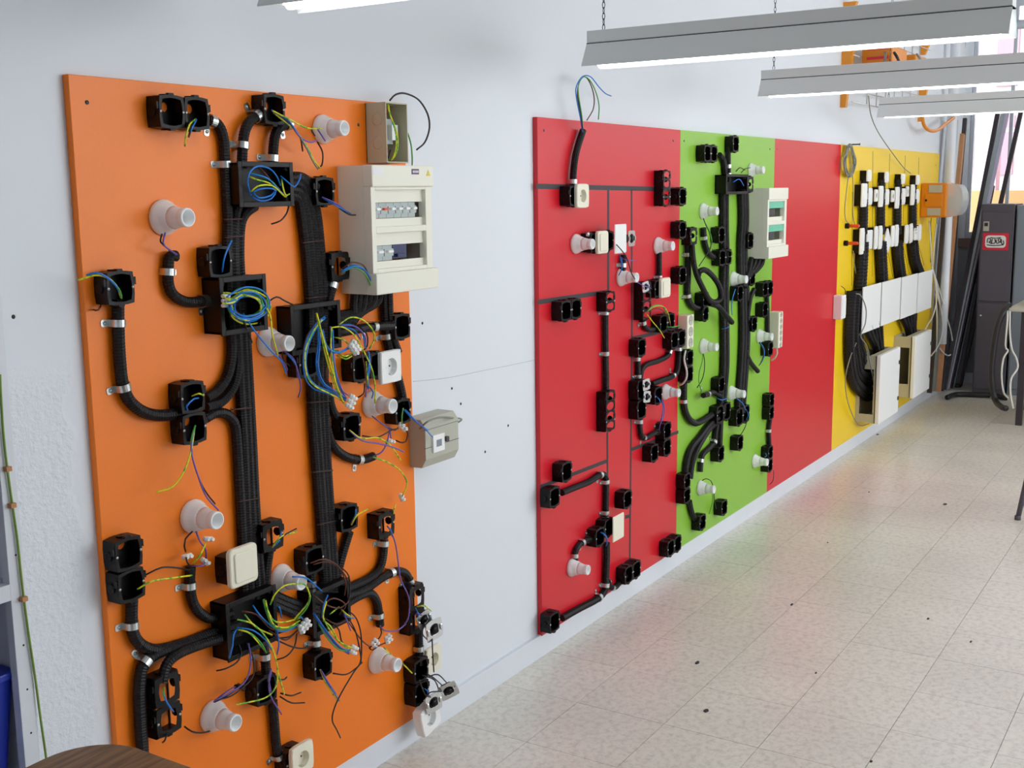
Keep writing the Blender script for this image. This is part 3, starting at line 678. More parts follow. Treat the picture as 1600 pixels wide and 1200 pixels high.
mbox(417,1078,1,1,'single black box below the left low junction box','closed', ws=[('p', [(424,1050),(420,1070),(424,1090),(440,1116)], 0.08), ('k', [(438,1083),(455,1087),(470,1082)], 0.07), ('k', [(437,1088),(455,1098),(476,1098)], 0.07), ('e', [(437,1060),(441,1075),(445,1085)], 0.07)])
mbox(505,1039,1,1,'single black box below the right low junction box with wires hanging straight down','mix', ws=[('b', [(501,1047),(512,1068),(522,1082),(530,1095)], 0.08), ('e', [(500,1046),(510,1070),(520,1084),(528,1096)], 0.075), ('p', [(502,1048),(514,1068),(525,1084)], 0.085), ('k', [(520,1052),(540,1054),(555,1045),(566,1035)], 0.06)])
# combined fittings
def fitting(name, label, cat, bx, px, kind, w_=0.082, h_=0.082, off=0.066, m_='cream_plastic', rad=0.012, nc=1, nr=1, style='closed', th=0.012, ws=(), tilt=0.0):
    c = P(px[0], px[1], off)
    r = root(name, label, cat, (c.x, -T, c.z))
    if bx: mbox(bx[0], bx[1], nc, nr, '', style, parent=r)
    plate(r, px[0], px[1], off, w_, h_, m_, kind, rad, th, tilt); wires(r, ws); return r
fitting('wall_socket', 'square white socket on a twin black box at the right of the orange board', 'socket', (578,573), (612,573), 'socket', 0.088, 0.088, 0.070, 'white_plastic', 0.004, nc=2, style='closed')
fitting('light_switch', 'cream rocker switch on a black box over the left trunk', 'light switch', (372,888), (382,884), 'switch', 0.088, 0.092, 0.105, style='closed')
fitting('wall_socket', 'cream socket at the very bottom of the orange board, cut by the frame', 'socket', (462,1189), (474,1186), 'socket', 0.080, 0.082, 0.075, style='closed')

# junction boxes with their wiring
jbox(371,254,457,320,'upper black junction box of the orange board with looped blue and yellow wires', ws=[
    ('b', [(392,306),(387,285),(390,270),(402,260),(420,263),(432,275),(438,290)], 0.075), ('b', [(393,302),(404,296),(420,294),(431,298),(424,310),(408,314),(394,308)], 0.08), ('e', [(392,300),(402,291),(418,289),(430,293),(445,307),(448,304)], 0.08),
    ('e', [(388,275),(402,281),(420,286),(432,297)], 0.078), ('b', [(388,272),(404,274),(420,280),(434,295),(447,308)], 0.075), ('v', [(390,270),(408,276),(425,284),(437,298)], 0.072), ('e', [(440,280),(442,292),(446,305),(452,303)], 0.08), ('b', [(395,300),(404,309),(422,306),(430,298)], 0.085),
    ('n', [(405,262),(415,272),(425,285),(437,296)], 0.07), ('b', [(438,275),(450,285),(460,292),(468,280),(470,272)], 0.08), ('k', [(452,318),(448,333),(438,345),(424,350)], 0.05)])
J2 = jbox(342,436,416,513,'black junction box crammed with coiled blue and yellow wires on the left trunk', dep=0.055)
random.seed(11)
for i in range(17):   # the coil of wires
    c_ = 'bebevbeebvbenbeev'[i]; s_ = random.uniform(0.68, 1.0); dx, dy = random.uniform(-3, 3), random.uniform(-4, 4); k0 = random.uniform(-0.3, 0.3)
    pts = [(351+random.uniform(-4, 4), 464+random.uniform(-8, 10))]
    for a in range(150, -200, -42):
        t_ = math.radians(a)+k0; pts.append((387+dx+33*s_*math.cos(t_), 478+dy-26*s_*math.sin(t_)))
    wire(J2, c_, [(x, y, 0.075+0.018*math.sin(j*0.9+i)+0.01*(i % 3)) for j, (x, y) in enumerate(pts)])
wires(J2, [('e', [(413,478),(422,492),(425,520),(430,540),(434,556)], 0.09), ('b', [(380,490),(400,520),(425,550),(440,565),(447,585)], 0.08), ('k', [(416,474),(432,464),(445,470),(457,476)], 0.06), ('k', [(372,480),(382,505),(394,535)], 0.06), ('b', [(355,480),(380,494),(404,490),(415,480)], 0.10)])
tblock(J2, 352, 470, 0.085, 3, 1.5)
J3 = jbox(453,480,531,541,'large flat black junction box under the right trunk, wires hanging to terminal strips', dep=0.045)
wires(J3, [
    ('b', [(507,495),(495,505),(480,530),(474,560),(477,590),(490,607),(512,615),(535,625)], 0.10), ('b', [(508,497),(498,507),(484,533),(478,562),(482,588),(495,603),(516,612),(540,626)], 0.105), ('e', [(503,500),(488,520),(477,550),(479,585),(492,603),(515,615),(538,628)], 0.11),
    ('b', [(497,510),(497,540),(494,570),(502,597),(520,612),(540,624)], 0.10), ('b', [(500,512),(499,545),(497,572),(505,597),(522,610),(541,622)], 0.105), ('e', [(494,489),(501,520),(510,560),(522,600),(536,628)], 0.115), ('e', [(495,490),(504,525),(514,562),(526,602),(537,630)], 0.12),
    ('b', [(520,515),(521,550),(524,580),(530,605),(541,622)], 0.10), ('p', [(516,510),(518,545),(526,585),(535,610),(545,618)], 0.10), ('e', [(518,512),(517,545),(523,590),(530,620)], 0.105), ('n', [(519,520),(514,560),(510,585),(518,608)], 0.09), ('n', [(496,506),(480,525),(473,560),(478,588)], 0.085),
    ('e', [(530,507),(548,496),(567,500),(582,515),(585,530),(577,545)], 0.10), ('e', [(517,512),(535,511),(552,522),(561,536),(572,556),(582,580),(586,605),(586,630)], 0.10),
    ('b', [(530,508),(550,508),(566,520),(570,540),(572,545)], 0.09), ('p', [(532,509),(555,510),(570,525),(571,540)], 0.095), ('b', [(533,511),(552,515),(563,530)], 0.09), ('k', [(560,510),(573,522),(574,540),(568,547)], 0.08),
    ('b', [(501,512),(505,535),(515,548),(530,551),(546,544)], 0.10), ('b', [(504,515),(510,540),(522,550),(535,548),(545,542)], 0.105), ('v', [(500,510),(505,530),(514,546),(528,548)], 0.10), ('e', [(526,555),(540,561),(550,556)], 0.10), ('e', [(528,552),(538,557),(549,553)], 0.10), ('e', [(522,527),(535,530),(545,538)], 0.09),
    ('b', [(575,548),(577,562),(574,585),(573,605)], 0.10), ('b', [(576,550),(578,570),(575,590),(576,608)], 0.10), ('n', [(563,545),(569,570),(571,590)], 0.09), ('e', [(572,565),(574,590),(574,604)], 0.10), ('k', [(570,600),(568,615),(557,622)], 0.08),
    ('p', [(443,548),(458,560),(465,580),(470,605),(466,621)], 0.07), ('b', [(445,550),(455,560),(463,572),(465,590)], 0.07), ('k', [(441,548),(443,562),(453,572)], 0.05), ('p', [(432,549,0.06),(440,562),(448,575),(447,583)], 0.05)])
tblock(J3, 548, 628, 0.12, 3, 0.95, 1.25); tblock(J3, 553, 543, 0.115, 3, -0.85, 1.3)
J5 = jbox(352,946,432,998,'left one of the two low black junction boxes, wires spilling out in all directions', dep=0.05)
J6 = jbox(487,928,546,968,'right one of the two low black junction boxes, brown wires looping above it', dep=0.05)
wires(J5, [
    ('e', [(371,968),(395,975),(415,995),(428,1020),(434,1050),(430,1075),(415,1090),(390,1097),(369,1101)], 0.11), ('e', [(412,936),(419,955),(428,970),(445,972),(470,965)], 0.11), ('e', [(415,938),(420,960),(430,978),(450,980),(468,970)], 0.115), ('v', [(411,937),(418,962),(428,980),(448,983),(466,975)], 0.11),
    ('e', [(460,967),(475,950),(484,935),(478,915),(466,912),(445,915),(430,928),(422,945)], 0.12), ('v', [(462,968),(478,952),(485,932),(478,918)], 0.12), ('b', [(411,940),(418,960),(432,984),(450,985),(468,975)], 0.105), ('b', [(395,946),(405,960),(420,975),(434,985)], 0.10), ('b', [(429,948),(436,948),(440,965)], 0.10),
    ('b', [(372,980),(365,992),(363,1010),(358,1028)], 0.09), ('b', [(373,981),(395,985),(415,1000),(424,1015)], 0.10), ('v', [(373,983),(392,990),(408,1005),(416,1020)], 0.10), ('e', [(372,984),(388,988),(402,1002),(415,1018)], 0.10), ('e', [(382,960),(400,980),(425,992)], 0.10), ('n', [(378,955),(400,960),(420,980),(432,985)], 0.09),
    ('k', [(372,1004),(377,1020),(370,1035),(352,1045),(338,1048)], 0.06), ('p', [(388,1005),(392,1030),(388,1055),(378,1070),(360,1082),(335,1095)], 0.07), ('k', [(385,1004),(396,1030),(396,1055),(382,1072),(360,1088),(336,1094)], 0.065), ('b', [(432,985),(436,1005),(433,1022)], 0.10), ('p', [(424,1045),(420,1060),(423,1080)], 0.09),
    ('k', [(432,990),(450,985),(464,980)], 0.09), ('k', [(434,997),(452,995),(466,984)], 0.09), ('k', [(432,1000),(455,1010),(472,1013),(490,1010)], 0.08), ('k', [(464,990),(460,1010),(448,1025),(432,1031)], 0.08), ('n', [(420,985),(445,1000),(460,990)], 0.08), ('k', [(425,1050),(435,1060),(443,1062),(448,1058)], 0.08),
    ('e', [(434,1050),(440,1070),(444,1085)], 0.10), ('b', [(461,960),(470,964),(475,970)], 0.10), ('k', [(372,1068),(378,1073),(382,1078)], 0.06)])
tblock(J5, 475, 978, 0.12, 3, 0.35, 1.25)
wires(J6, [
    ('b', [(489,958),(500,975),(515,995),(530,1012),(548,1020)], 0.11), ('b', [(491,959),(503,976),(518,996),(533,1012),(550,1017)], 0.115), ('e', [(505,970),(516,978),(528,1000),(540,1008),(550,1012)], 0.12), ('e', [(510,940),(505,960),(508,972),(525,998),(545,1014)], 0.12), ('v', [(498,975),(512,998),(530,1015),(547,1016)], 0.115), ('p', [(500,978),(520,1005),(545,1022)], 0.11),
    ('b', [(512,930),(505,948),(503,965)], 0.09), ('n', [(485,880),(505,874),(525,882),(540,900),(546,915)], 0.10), ('n', [(490,882),(510,878),(530,888),(540,910),(538,930)], 0.095), ('k', [(530,884),(545,900),(546,930),(540,945)], 0.09), ('n', [(490,930),(510,945),(530,950),(545,940)], 0.09), ('n', [(500,950),(520,935),(540,945),(530,960)], 0.09),
    ('k', [(545,955),(556,965),(563,985),(565,1010),(563,1035),(553,1050),(535,1080),(523,1105),(519,1125),(526,1140),(532,1153)], 0.08), ('k', [(544,965),(555,985),(562,1015),(564,1035),(556,1045)], 0.08), ('n', [(536,960),(550,980),(565,1000),(577,1010)], 0.07), ('k', [(520,972),(530,985),(533,1000),(540,1010)], 0.08),
    ('p', [(536,955),(542,970),(548,985)], 0.10), ('b', [(534,952),(540,962),(553,966)], 0.09), ('e', [(533,952),(542,960),(549,964)], 0.10), ('e', [(515,960),(530,948)], 0.09), ('b', [(457,901,0.10),(478,903),(492,914),(503,924)], 0.08), ('n', [(505,965),(525,975),(540,970)], 0.08)])
tblock(J6, 552, 1015, 0.12, 2, 0.9, 1.2)

# ------------------------------------------------------------------ orange board: lamp holders
holder(254,340,'white lamp holder alone at the upper left of the orange board',1.12)
holder(503,202,'broken white lamp holder near the orange board top, wires tied to it',1.05,ws=[('p', [(495,200),(503,212),(508,220)], 0.04), ('k', [(486,200),(488,206),(492,212)], 0.04)])
holder(417,534,'white lamp holder between the two trunks of the orange board',1.05)
holder(579,631,'white lamp holder below the square white socket',1.1,ws=[('p', [(574,604),(572,612),(571,620)], 0.08), ('b', [(576,604),(583,612),(581,622)], 0.08)])
L5 = holder(301,806,'white lamp holder with loops of wire below it, left of the left trunk',1.12,ws=[('k', [(303,828),(290,842),(288,852),(290,862)], 0.03), ('p', [(306,829),(312,845),(321,858),(322,872)], 0.035)])
for x, y, a in ((292,869,1.5),(320,877,0.8),(325,842,1.3)): tblock(L5, x, y, 0.05, 1, a, 1.3)
holder(437,903,'white lamp holder just above the left low junction box',1.05)
L7 = holder(331,1118,'white lamp holder near the bottom of the orange board by the broken twin box',1.12,ws=[('p', [(334,1097),(348,1085),(362,1076),(370,1072)], 0.05), ('k', [(335,1097),(350,1090),(366,1080),(374,1074)], 0.05), ('k', [(288,1135),(300,1143),(315,1145),(330,1142)], 0.03)])
part('insulating_tape', G().tube([P(368,1073,0.055), P(378,1073,0.055), P(381,1077,0.055)], 0.006, 8), 'black_plastic', L7)
L8 = holder(588,1031,'white lamp holder near the lower right edge of the orange board',1.08,ws=[('k', [(577,1012),(582,1016),(590,1010),(605,1003)], 0.05)])
for x, y, a in ((585,1005,0.6),(606,998,0.3)): tblock(L8, x, y, 0.06, 2, a, 1.2)
o = root('loose_terminal_block', 'tiny white terminal block on a yellow wire near the orange board right edge', 'terminal block', P(627,778,0.05)); tblock(o, 627, 777, 0.05, 1, 0.5, 1.3)
o = root('loose_terminal_block', 'white terminal block hooked to wires under the box by the grey breaker box', 'terminal block', P(628,667,0.06)); tblock(o, 628, 667, 0.06, 1, 0.8, 1.6); tblock(o, 610, 689, 0.06, 1, 1.2, 1.3)

# metal mechanisms hanging at the lower right edge
o = root('switch_mechanism', 'pair of bare metal switch frames hanging off the twin box on the orange board edge', 'switch mechanism', P(670,975,0.06)); mechanism(o, 663,968,0.075,0.050,0.45,0.3); mechanism(o, 679,984,0.10,0.062,0.15,0.2)
wires(o, [('k', [(663,975),(660,990),(668,1000)], 0.08), ('k', [(675,990),(676,1020),(678,1050)], 0.09), ('p', [(660,962),(652,958),(650,962)], 0.07)])
o = root('wall_socket', 'loose cream socket hanging behind the metal frames beside the orange board', 'socket', P(678,1030,0.05)); plate(o, 679,1030,0.055,0.075,0.082,'cream_plastic','socket',0.012)
o = root('switch_mechanism', 'two metal frames dangling on black wires above the skirting', 'switch mechanism', P(690,1090,0.09)); mechanism(o, 701,1080,0.12,0.058,0.5,0.7); mechanism(o, 678,1098,0.10,0.058,0.15,0.3)
wires(o, [('k', [(690,1080),(672,1082),(664,1092)], 0.11)])
c = P(672,1124,0.07)
o = root('wall_socket', 'white socket resting against the skirting under the dangling metal frames', 'socket', c); plate(o, 674,1122,0.085,0.088,0.088,'white_plastic','socket',0.02,0.03,0.25)

# ------------------------------------------------------------------ boxes round the orange board
def cabinet(label, x0p, x1p, zt, zb, dep, rows, ws=(), doors=None, gtint=False):
    """fuse cabinet: front corners given as pixels (left top, right top, bottom left)"""
    A = P(*x0p, dep); B = P(*x1p, dep); x0, x1 = A.x, B.x; z1 = A.z; z0 = P(*zb, dep).z; Y = -dep
    H = z1-z0; W = x1-x0
    r = root('fuse_cabinet', label, 'fuse cabinet', ((x0+x1)/2, -T, z0))
    part('enclosure', G().box(x0, x1, -T, Y+0.025, z0, z0+0.004).box(x0, x1, -T, Y+0.025, z1-0.004, z1).box(x0, x0+0.004, -T, Y+0.025, z0+0.004, z1-0.004).box(x1-0.004, x1, -T, Y+0.025, z0+0.004, z1-0.004), 'cabinet_cream', r)
    hb = H*0.165
    part('top_cover', G().box(x0, x1+0.004, Y+0.026, Y-0.006, z1-hb, z1+0.001), 'cabinet_cream', r, bevel=0.003)
    part('bottom_cover', G().box(x0, x1+0.012, Y+0.026, Y-0.010, z0-0.001, z0+hb), 'cabinet_cream', r, bevel=0.003)
    zi0, zi1 = z0+hb, z1-hb; hm = (zi1-zi0)
    g = G(); sw = 0.018
    g.box(x0, x0+sw, Y+0.025, Y, zi0, zi1).box(x1-sw*1.5, x1, Y+0.025, Y, zi0, zi1).box(x0+sw, x1-sw*1.5, Y+0.025, Y, zi0, zi0+0.010).box(x0+sw, x1-sw*1.5, Y+0.025, Y, zi0+hm/2-0.008, zi0+hm/2+0.008).box(x0+sw, x1-sw*1.5, Y+0.025, Y, zi1-0.008, zi1)
    part('door_frame', g, 'cabinet_cream', r, bevel=0.0015)
    for k, row in enumerate(rows):
        rz1 = zi1-0.008-k*hm/2; rz0 = rz1-hm/2+0.016; xa, xb = x0+sw, x1-sw*1.5; h = rz1-rz0
        cz0, cz1 = rz0+h*0.22, rz0+h*0.66
        part('blanking_strip', G().box(xa, xb, Y+0.024, Y+0.012, cz1, rz1), 'cabinet_cream', r)
        part('blanking_strip', G().box(xa, xb, Y+0.024, Y+0.012, rz0, cz0), 'cabinet_cream', r)
        part('din_rail', G().box(xa, xb, -T-0.02, -T-0.028, (cz0+cz1)/2-0.017, (cz0+cz1)/2+0.017), 'galvanised', r)
        n = row[1]; bw = (xb-xa)*row[2]
        for i in range(row[0]):
            bx = xa+0.003+i*bw; m_ = 'breaker_grey'; 
            bk = part('circuit_breaker', G().box(bx+0.0006, bx+bw-0.0006, -T-0.02, Y+0.018, cz0+0.001, cz1-0.001).box(bx+0.002, bx+bw-0.002, Y+0.018, Y+0.012, cz0+(cz1-cz0)*0.3, cz0+(cz1-cz0)*0.75), m_, r)
            part('toggle', G().box(bx+bw*0.25, bx+bw*0.75, Y+0.013, Y+0.004, cz0+(cz1-cz0)*0.52, cz0+(cz1-cz0)*0.66), 'toggle_orange' if n == i+1 else 'white_plastic', bk)
        if len(row) > 3 and row[3]:
            bx = xa+0.003+row[0]*bw
            part('relay_module', G().box(bx+0.001, bx+bw*1.5, -T-0.02, Y+0.017, cz0+0.004, cz1).box(bx+bw*0.3, bx+bw*1.2, Y+0.017, Y+0.008, cz0+0.008, cz0+(cz1-cz0)*0.4), 'blue_module', r, 'dark blue relay module')
            part('wall_opening', G().box(bx+bw*2.4, xb, -T-0.03, -T-0.032, cz0, cz1), 'grey_beige', r)
        elif row[0]: 
            part('blank_module', G().box(xa+0.003+row[0]*bw, xb, -T-0.02, Y+0.035, cz0, cz1), 'steel_dark', r)
        if gtint:
            part('tinted_lid', G().box(xa, xb, Y+0.010, Y+0.007, cz1, rz1-0.002), 'green_label', r, 'pale green printed strip')
    wires(r, ws); return r, x0, x1, z0, z1, Y
r, x0, x1, z0, z1, Y = cabinet('large cream fuse cabinet with two rows of breakers on the orange board top right', (578,258), (673,260), 0, (583,461), 0.125, [(6, 2, 0.145), (2, 0, 0.19, True)])
bd = part('maker_badge', G().box(x0+0.165, x0+0.195, Y-0.006, Y-0.0075, z1-0.022, z1-0.008), 'badge', r, 'small violet maker badge')
for k in range(4): part('badge_mark', G().box(x0+0.168+k*0.0066, x0+0.172+k*0.0066, Y-0.0075, Y-0.0079, z1-0.018, z1-0.012), 'sticker_white', bd)
part('hazard_sticker', G().prism((x1-0.030, Y-0.006, z1-0.026), XA, ZA, OUT, [(0, 0), (0.018, 0), (0.009, 0.016)], 0.0008), 'hazard_yellow', r, 'small yellow warning triangle')
part('paper_label', G().box(x0+0.004, x0+0.045, Y-0.006, Y-0.0066, z1-0.024, z1-0.006), 'sticker_white', r)
# tall narrow steel box above it
A, B = P(602,159,0.085), P(636,162,0.085); zb = P(601,254,0.085).z
r = root('steel_box', 'open narrow beige steel box on top of the cream fuse cabinet', 'electrical box', ((A.x+B.x)/2, -T, zb)); t = 0.003; Y = -0.085
part('box_shell', G().box(A.x, B.x, -T, -T-0.002, zb, A.z).box(A.x, A.x+t, -T, Y, zb, A.z).box(B.x-t, B.x, -T, Y, zb, A.z).box(A.x+t, B.x-t, -T, Y, zb, zb+t).box(A.x+t, B.x-t, -T, Y, A.z-t, A.z), 'beige_steel', r)
for k in (0.33, 0.72): part('knockout', G().revolve((A.x, (Y-T)/2-0.005, zb+(A.z-zb)*k), (-1,0,0), [(0.016, 0), (0.016, 0.0012), (0.014, 0.0012), (0.0, 0.0006)], 14), 'beige_steel', r)
part('breaker_body', G().box(A.x+0.03, A.x+0.075, -T-0.002, -T-0.030, zb+0.05, zb+0.115), 'breaker_grey', r)
part('terminal_block', G().box(A.x+0.055, A.x+0.080, -T-0.030, -T-0.044, zb+0.06, zb+0.10), 'white_plastic', r)
part('indicator', G().revolve((A.x+0.075, -T-0.002, zb+0.135), OUT, [(0.008, 0), (0.008, 0.006), (0, 0.008)], 10), 'toggle_orange', r, 'orange indicator')
part('indicator', G().revolve((A.x+0.075, -T-0.002, zb+0.035), OUT, [(0.008, 0), (0.008, 0.006), (0, 0.008)], 10), 'toggle_orange', r, 'orange indicator')
wires(r, [('e', [(607,161),(609,178),(616,195),(621,212),(621,232),(616,245),(609,252)], 0.07), ('e', [(605,160),(608,176),(614,192),(619,212),(618,236),(612,249)], 0.075), ('k', [(609,157,0.06),(618,148,0.06),(633,146,0.06),(654,156,0.06),(668,178,0.06),(671,200,0.06),(664,222,0.06),(651,234,0.06)], 0.06, 0.0026, 0), ('v', [(637,208),(642,225),(644,245),(644,258)], 0.06), ('k', [(610,234),(606,248)], 0.05)])
# grey breaker box on the white wall
A, B = P(664,657,0.075), P(717,655,0.075); z0, z1 = P(666,735,0.075).z, A.z; x0, x1 = A.x, P(716,655,0.075).x; Y = -0.075
r = root('breaker_box', 'small grey-beige breaker box on the white wall just right of the orange board', 'electrical box', ((x0+x1)/2, 0, z0))
prof = [(0, z0+0.002), (Y*0.80, z0+0.004), (Y, z0+0.03), (Y, z1-0.022), (Y*0.78, z1), (0, z1)]
vs = [(x, y_, z) for x in (x0, x1) for y_, z in prof]; n = len(prof)
part('box_shell', G().add(vs, [tuple(range(n)), tuple(reversed(range(n, 2*n)))]+[(i, i+n, (i+1) % n+n, (i+1) % n) for i in range(n)]), 'grey_beige', r, bevel=0.002)
part('lid_seam', G().box(x0-0.0005, x1+0.0005, Y-0.0006, Y+0.004, z0+0.062, z0+0.0635), 'steel_dark', r)
part('lid_seam', G().box(x0-0.0005, x1+0.0005, Y-0.0006, Y+0.004, z1-0.030, z1-0.0288), 'steel_dark', r)
bk = part('circuit_breaker', G().box(x0+0.03, x0+0.085, Y, Y-0.006, z0+0.045, z0+0.095), 'white_plastic', r); part('toggle', G().box(x0+0.088, x0+0.100, Y-0.001, Y-0.012, z0+0.068, z0+0.082), 'steel_dark', bk)
part('mark_strip', G().box(x0+0.045, x0+0.070, Y-0.006, Y-0.0066, z0+0.060, z0+0.080), 'cabinet_blue_grey', bk)
wires(r, [('g', [(656,670,0.06),(668,659,0.09),(688,652,0.09),(708,653,0.07),(721,655,0.05),(716,660,0.01)], 0.05, 0.0028)])
# ------------------------------------------------------------------ first red board
R1 = 'on the taped red board'
c = P(911,306,0.075)
fitting('wall_socket', 'cream socket at the upper left of the taped red board, conduit rising from it', 'socket', (898,306), (911.5,306), 'socket', 0.085, 0.082, 0.070)
conduit('loose black conduit at the top of the taped red board with wires at its tip', [(895.5,289),(896,270),(899,245),(904,225),(911,204)], clamps=[(896,283,'r')], off=0.035,
    ws=[('b', [(910,206),(907,185),(901,155),(900,138),(906,124),(914,118),(924,121),(936,136),(946,146),(955,150)], 0.05), ('v', [(911,206),(909,180),(904,150),(904,132),(912,120),(922,126),(931,144),(936,165),(935,187)], 0.05),
        ('n', [(910,206),(906,175),(902,148),(906,126),(914,120),(922,130),(928,150),(927,170),(917,188)], 0.045), ('k', [(911,205),(908,182),(902,150)], 0.05)])
mbox(1042,294,1,2,'tall black frame with four round holes at the top right of the taped red board','ring',sub=(1,2),mod=0.068)
mbox(1067,307,1,1,'small black box straddling the top of the seam between red and green boards','mix')
holder(898.5,381,'white lamp holder at the left of the switch row on the taped red board',1.0)
r = fitting('light_switch', 'cream rocker switch left of the tall white plate on the taped red board', 'light switch', (930,379), (943,378.5), 'switch', 0.080, 0.080, 0.075)
part('screw', G().revolve(P(917,366,0.05), OUT, [(0.008, 0), (0.008, 0.008), (0, 0.01)], 10), 'galvanised', r)
fitting('blank_plate', 'tall flat white plate on a black box beside the cream rocker switch', 'cover plate', (952,376), (970.5,373), 'blank', 0.090, 0.104, 0.095, 'white_plastic', 0.004, th=0.004,
    ws=[('k', [(963,382),(972,392),(980,405),(986,425),(992,436)], 0.10), ('b', [(968,397),(970,408),(972,416)], 0.06), ('p', [(972,404),(982,407),(992,407)], 0.05), ('b', [(971,402),(972,418),(967,430)], 0.07)])
o = root('switch_mechanism', 'bare metal switch frame just right of the tall white plate', 'switch mechanism', P(986,372,0.05)); mechanism(o, 987,372.5,0.07,0.058,0.0,0.0)
conduit('short black conduit below the tall white plate running to a lamp holder', [(974,398),(973.5,410),(973,424)], clamps=[(973,414,'l')], r=0.012)
holder(969,433,'white lamp holder below the tall white plate of the taped red board',1.0)
holder(1026.5,384,'white lamp holder at the right of the taped red board, conduit beneath it',1.0)
conduit('short vertical black conduit between the right lamp holder and the cream switch below', [(1030,394),(1030,412),(1030,436)], clamps=[(1029,433,'l')], r=0.011)
fitting('light_switch', 'cream rocker switch near the red board right edge above looping wires', 'light switch', (1029,451), (1041,449.5), 'switch', 0.086, 0.078, 0.070)
r = mbox(1011,470,1,2,'tall black box with round holes left of the right hand rocker switch','ring',sub=(1,2),mod=0.072, ws=[('e', [(1011,487),(1022,479),(1036,479),(1044,490),(1047,505)], 0.07), ('v', [(1010,488),(1020,478),(1034,478),(1042,490)], 0.07), ('n', [(1012,486),(1028,482),(1042,492),(1048,510)], 0.07), ('e', [(1010,490),(1020,503),(1030,515),(1038,528)], 0.08), ('v', [(1041,511),(1052,511),(1064,508)], 0.08), ('p', [(993,440),(1005,446),(1016,450)], 0.08)])
mechanism(r, 1009,448,0.075,0.04,0.2,0.2)
mbox(893,484,2,1,'twin black box under the second tape line at the left of the taped red board','hole',hole=(0.2,0.35,0.32))
mbox(954,471,1,1,'black box with two round holes at the end of the second tape line','ring',sub=(1,2))
conduit('long vertical black conduit between two round-holed boxes on the taped red board', [(946,486),(946,520),(946.5,560),(947,600),(947,622)], clamps=[(945.5,488,'l'),(946,552.5,'l')], r=0.012)
mbox(954,642,1,2,'tall black frame with four round holes in the middle of the taped red board','ring',sub=(1,2),mod=0.074)
mbox(1043,504,2,1,'black twin box under the looping wires near the red board right edge','mix')
mbox(1003,543,1,1,'single black box below the short third tape line of the taped red board','mix')
mbox(1060,530,2,1,'black twin box overlapping the red and green seam beside the white power strip','mix')
conduit('black conduit curving under the looping wires on the taped red board', [(1004,497),(1007,510),(1016,515),(1030,510)], clamps=[(1005,503,'l')], r=0.011)
conduit('short vertical black conduit under the box below the third tape line', [(996,556),(997,572),(997,596)], clamps=[(996,561,'r'),(998,589,'l')], r=0.011)
conduit('wavy black conduit from the seam twin box down left to the big black box', [(1047,544),(1043,556),(1028,564),(1012,569),(1003,578),(1000,596)], clamps=[(1045,551,'r')], r=0.011)
conduit('black conduit down the red board right edge, bending left to the big black box', [(1061,543),(1060,565),(1057,582),(1048,589),(1034,594),(1018,600)], clamps=[(1060,546,'l'),(1051,588,'u')], r=0.012)
r = mbox(1003,624,1,2,'big black twin box with chrome switch works at the right of the taped red board','closed',mod=0.078)
mechanism(r, 1010,601,0.072,0.045,0.1,0.2); mechanism(r, 1011,620,0.072,0.045,-0.1,0.2)
mbox(1029,618,1,1,'single black box between the big twin box and a white lamp holder','mix', ws=[('b', [(1024,618),(1030,624),(1032,630)], 0.07)])
holder(1038,612,'white lamp holder on the red board right edge beside the big black twin box',0.95, ws=[('p', [(1036,626),(1038,645),(1032,662),(1030,672)], 0.05), ('b', [(1034,624),(1036,640),(1031,665)], 0.055)])
conduit('black conduit elbow below the big black twin box', [(1000,652),(1000,668),(1003,682),(1010,684),(1020,678),(1033,672)], clamps=[(1000,659,'l'),(1006,684,'d'),(1027,674,'u')], r=0.011)
mbox(1043,686,1,2,'stacked black twin box on the fifth tape line near the red board edge','mix')
mbox(1023,708,1,1,'single black box just left of the stacked twin box on the fifth tape line','mix')
mbox(886,737,1,1,'single black box on the long slanting tape line at lower left','mix')
mbox(867,777,1,1,'single black box at the left edge of the taped red board','closed', ws=[])
conduit('black conduit rising right from the left edge box, then elbowing down to the tall plate', [(878,770),(900,761),(920,753),(936,743),(944,742),(947,752),(947,775),(946.5,806)], clamps=[(938,742,'d'),(946,753,'l'),(946,800,'l')], r=0.012)
mbox(981,780,1,1,'single black box right of the vertical conduit between the two vertical tapes','mix')
fitting('blank_plate', 'tall flat cream plate low on the taped red board', 'cover plate', (952,824), (967,824), 'blank', 0.090, 0.098, 0.072, 'cream_plastic', 0.004, th=0.004, nr=1)
mbox(938,839,1,1,'round open black box with a blue wire left of the low cream plate','hole', hole=(0,0,0.3), ws=[('b', [(938,832),(945,836),(949,845),(947,853)], 0.075), ('b', [(940,831),(947,838),(948,848)], 0.07)])
conduit('short black conduit arching from the round box down to the lowest lamp holder', [(926,841),(915,845),(905,852),(899,863),(899,876)], clamps=[(920,843,'r'),(909,848,'d'),(899,867,'r')], r=0.011)
holder(892.5,886,'lowest white lamp holder on the taped red board',1.0)
conduit('thick black conduit from the low cream plate down to the joint near the skirting', [(948,848),(948,870),(947,895),(946,918),(941,929),(930,938),(905,951),(878,966)], clamps=[(945.5,915,'l'),(935,933,'u')], r=0.0135)
conduit('short black conduit from the joint near the skirting to the bottom twin box', [(950,908),(954,917),(962,917),(972,905),(980,898)], clamps=[(957,916,'u'),(970,907,'u')], r=0.011)
mbox(989,894,2,1,'bottom black twin box on the lower edge of the taped red board','mix')
mbox(867,972,1,1,'single black box at the bottom left corner of the taped red board','hole', hole=(0,0,0.35))
mbox(1054,853,2,1,'open black box at the bottom of the seam between the red and green boards','hole', hole=(0.1,0.2,0.3))
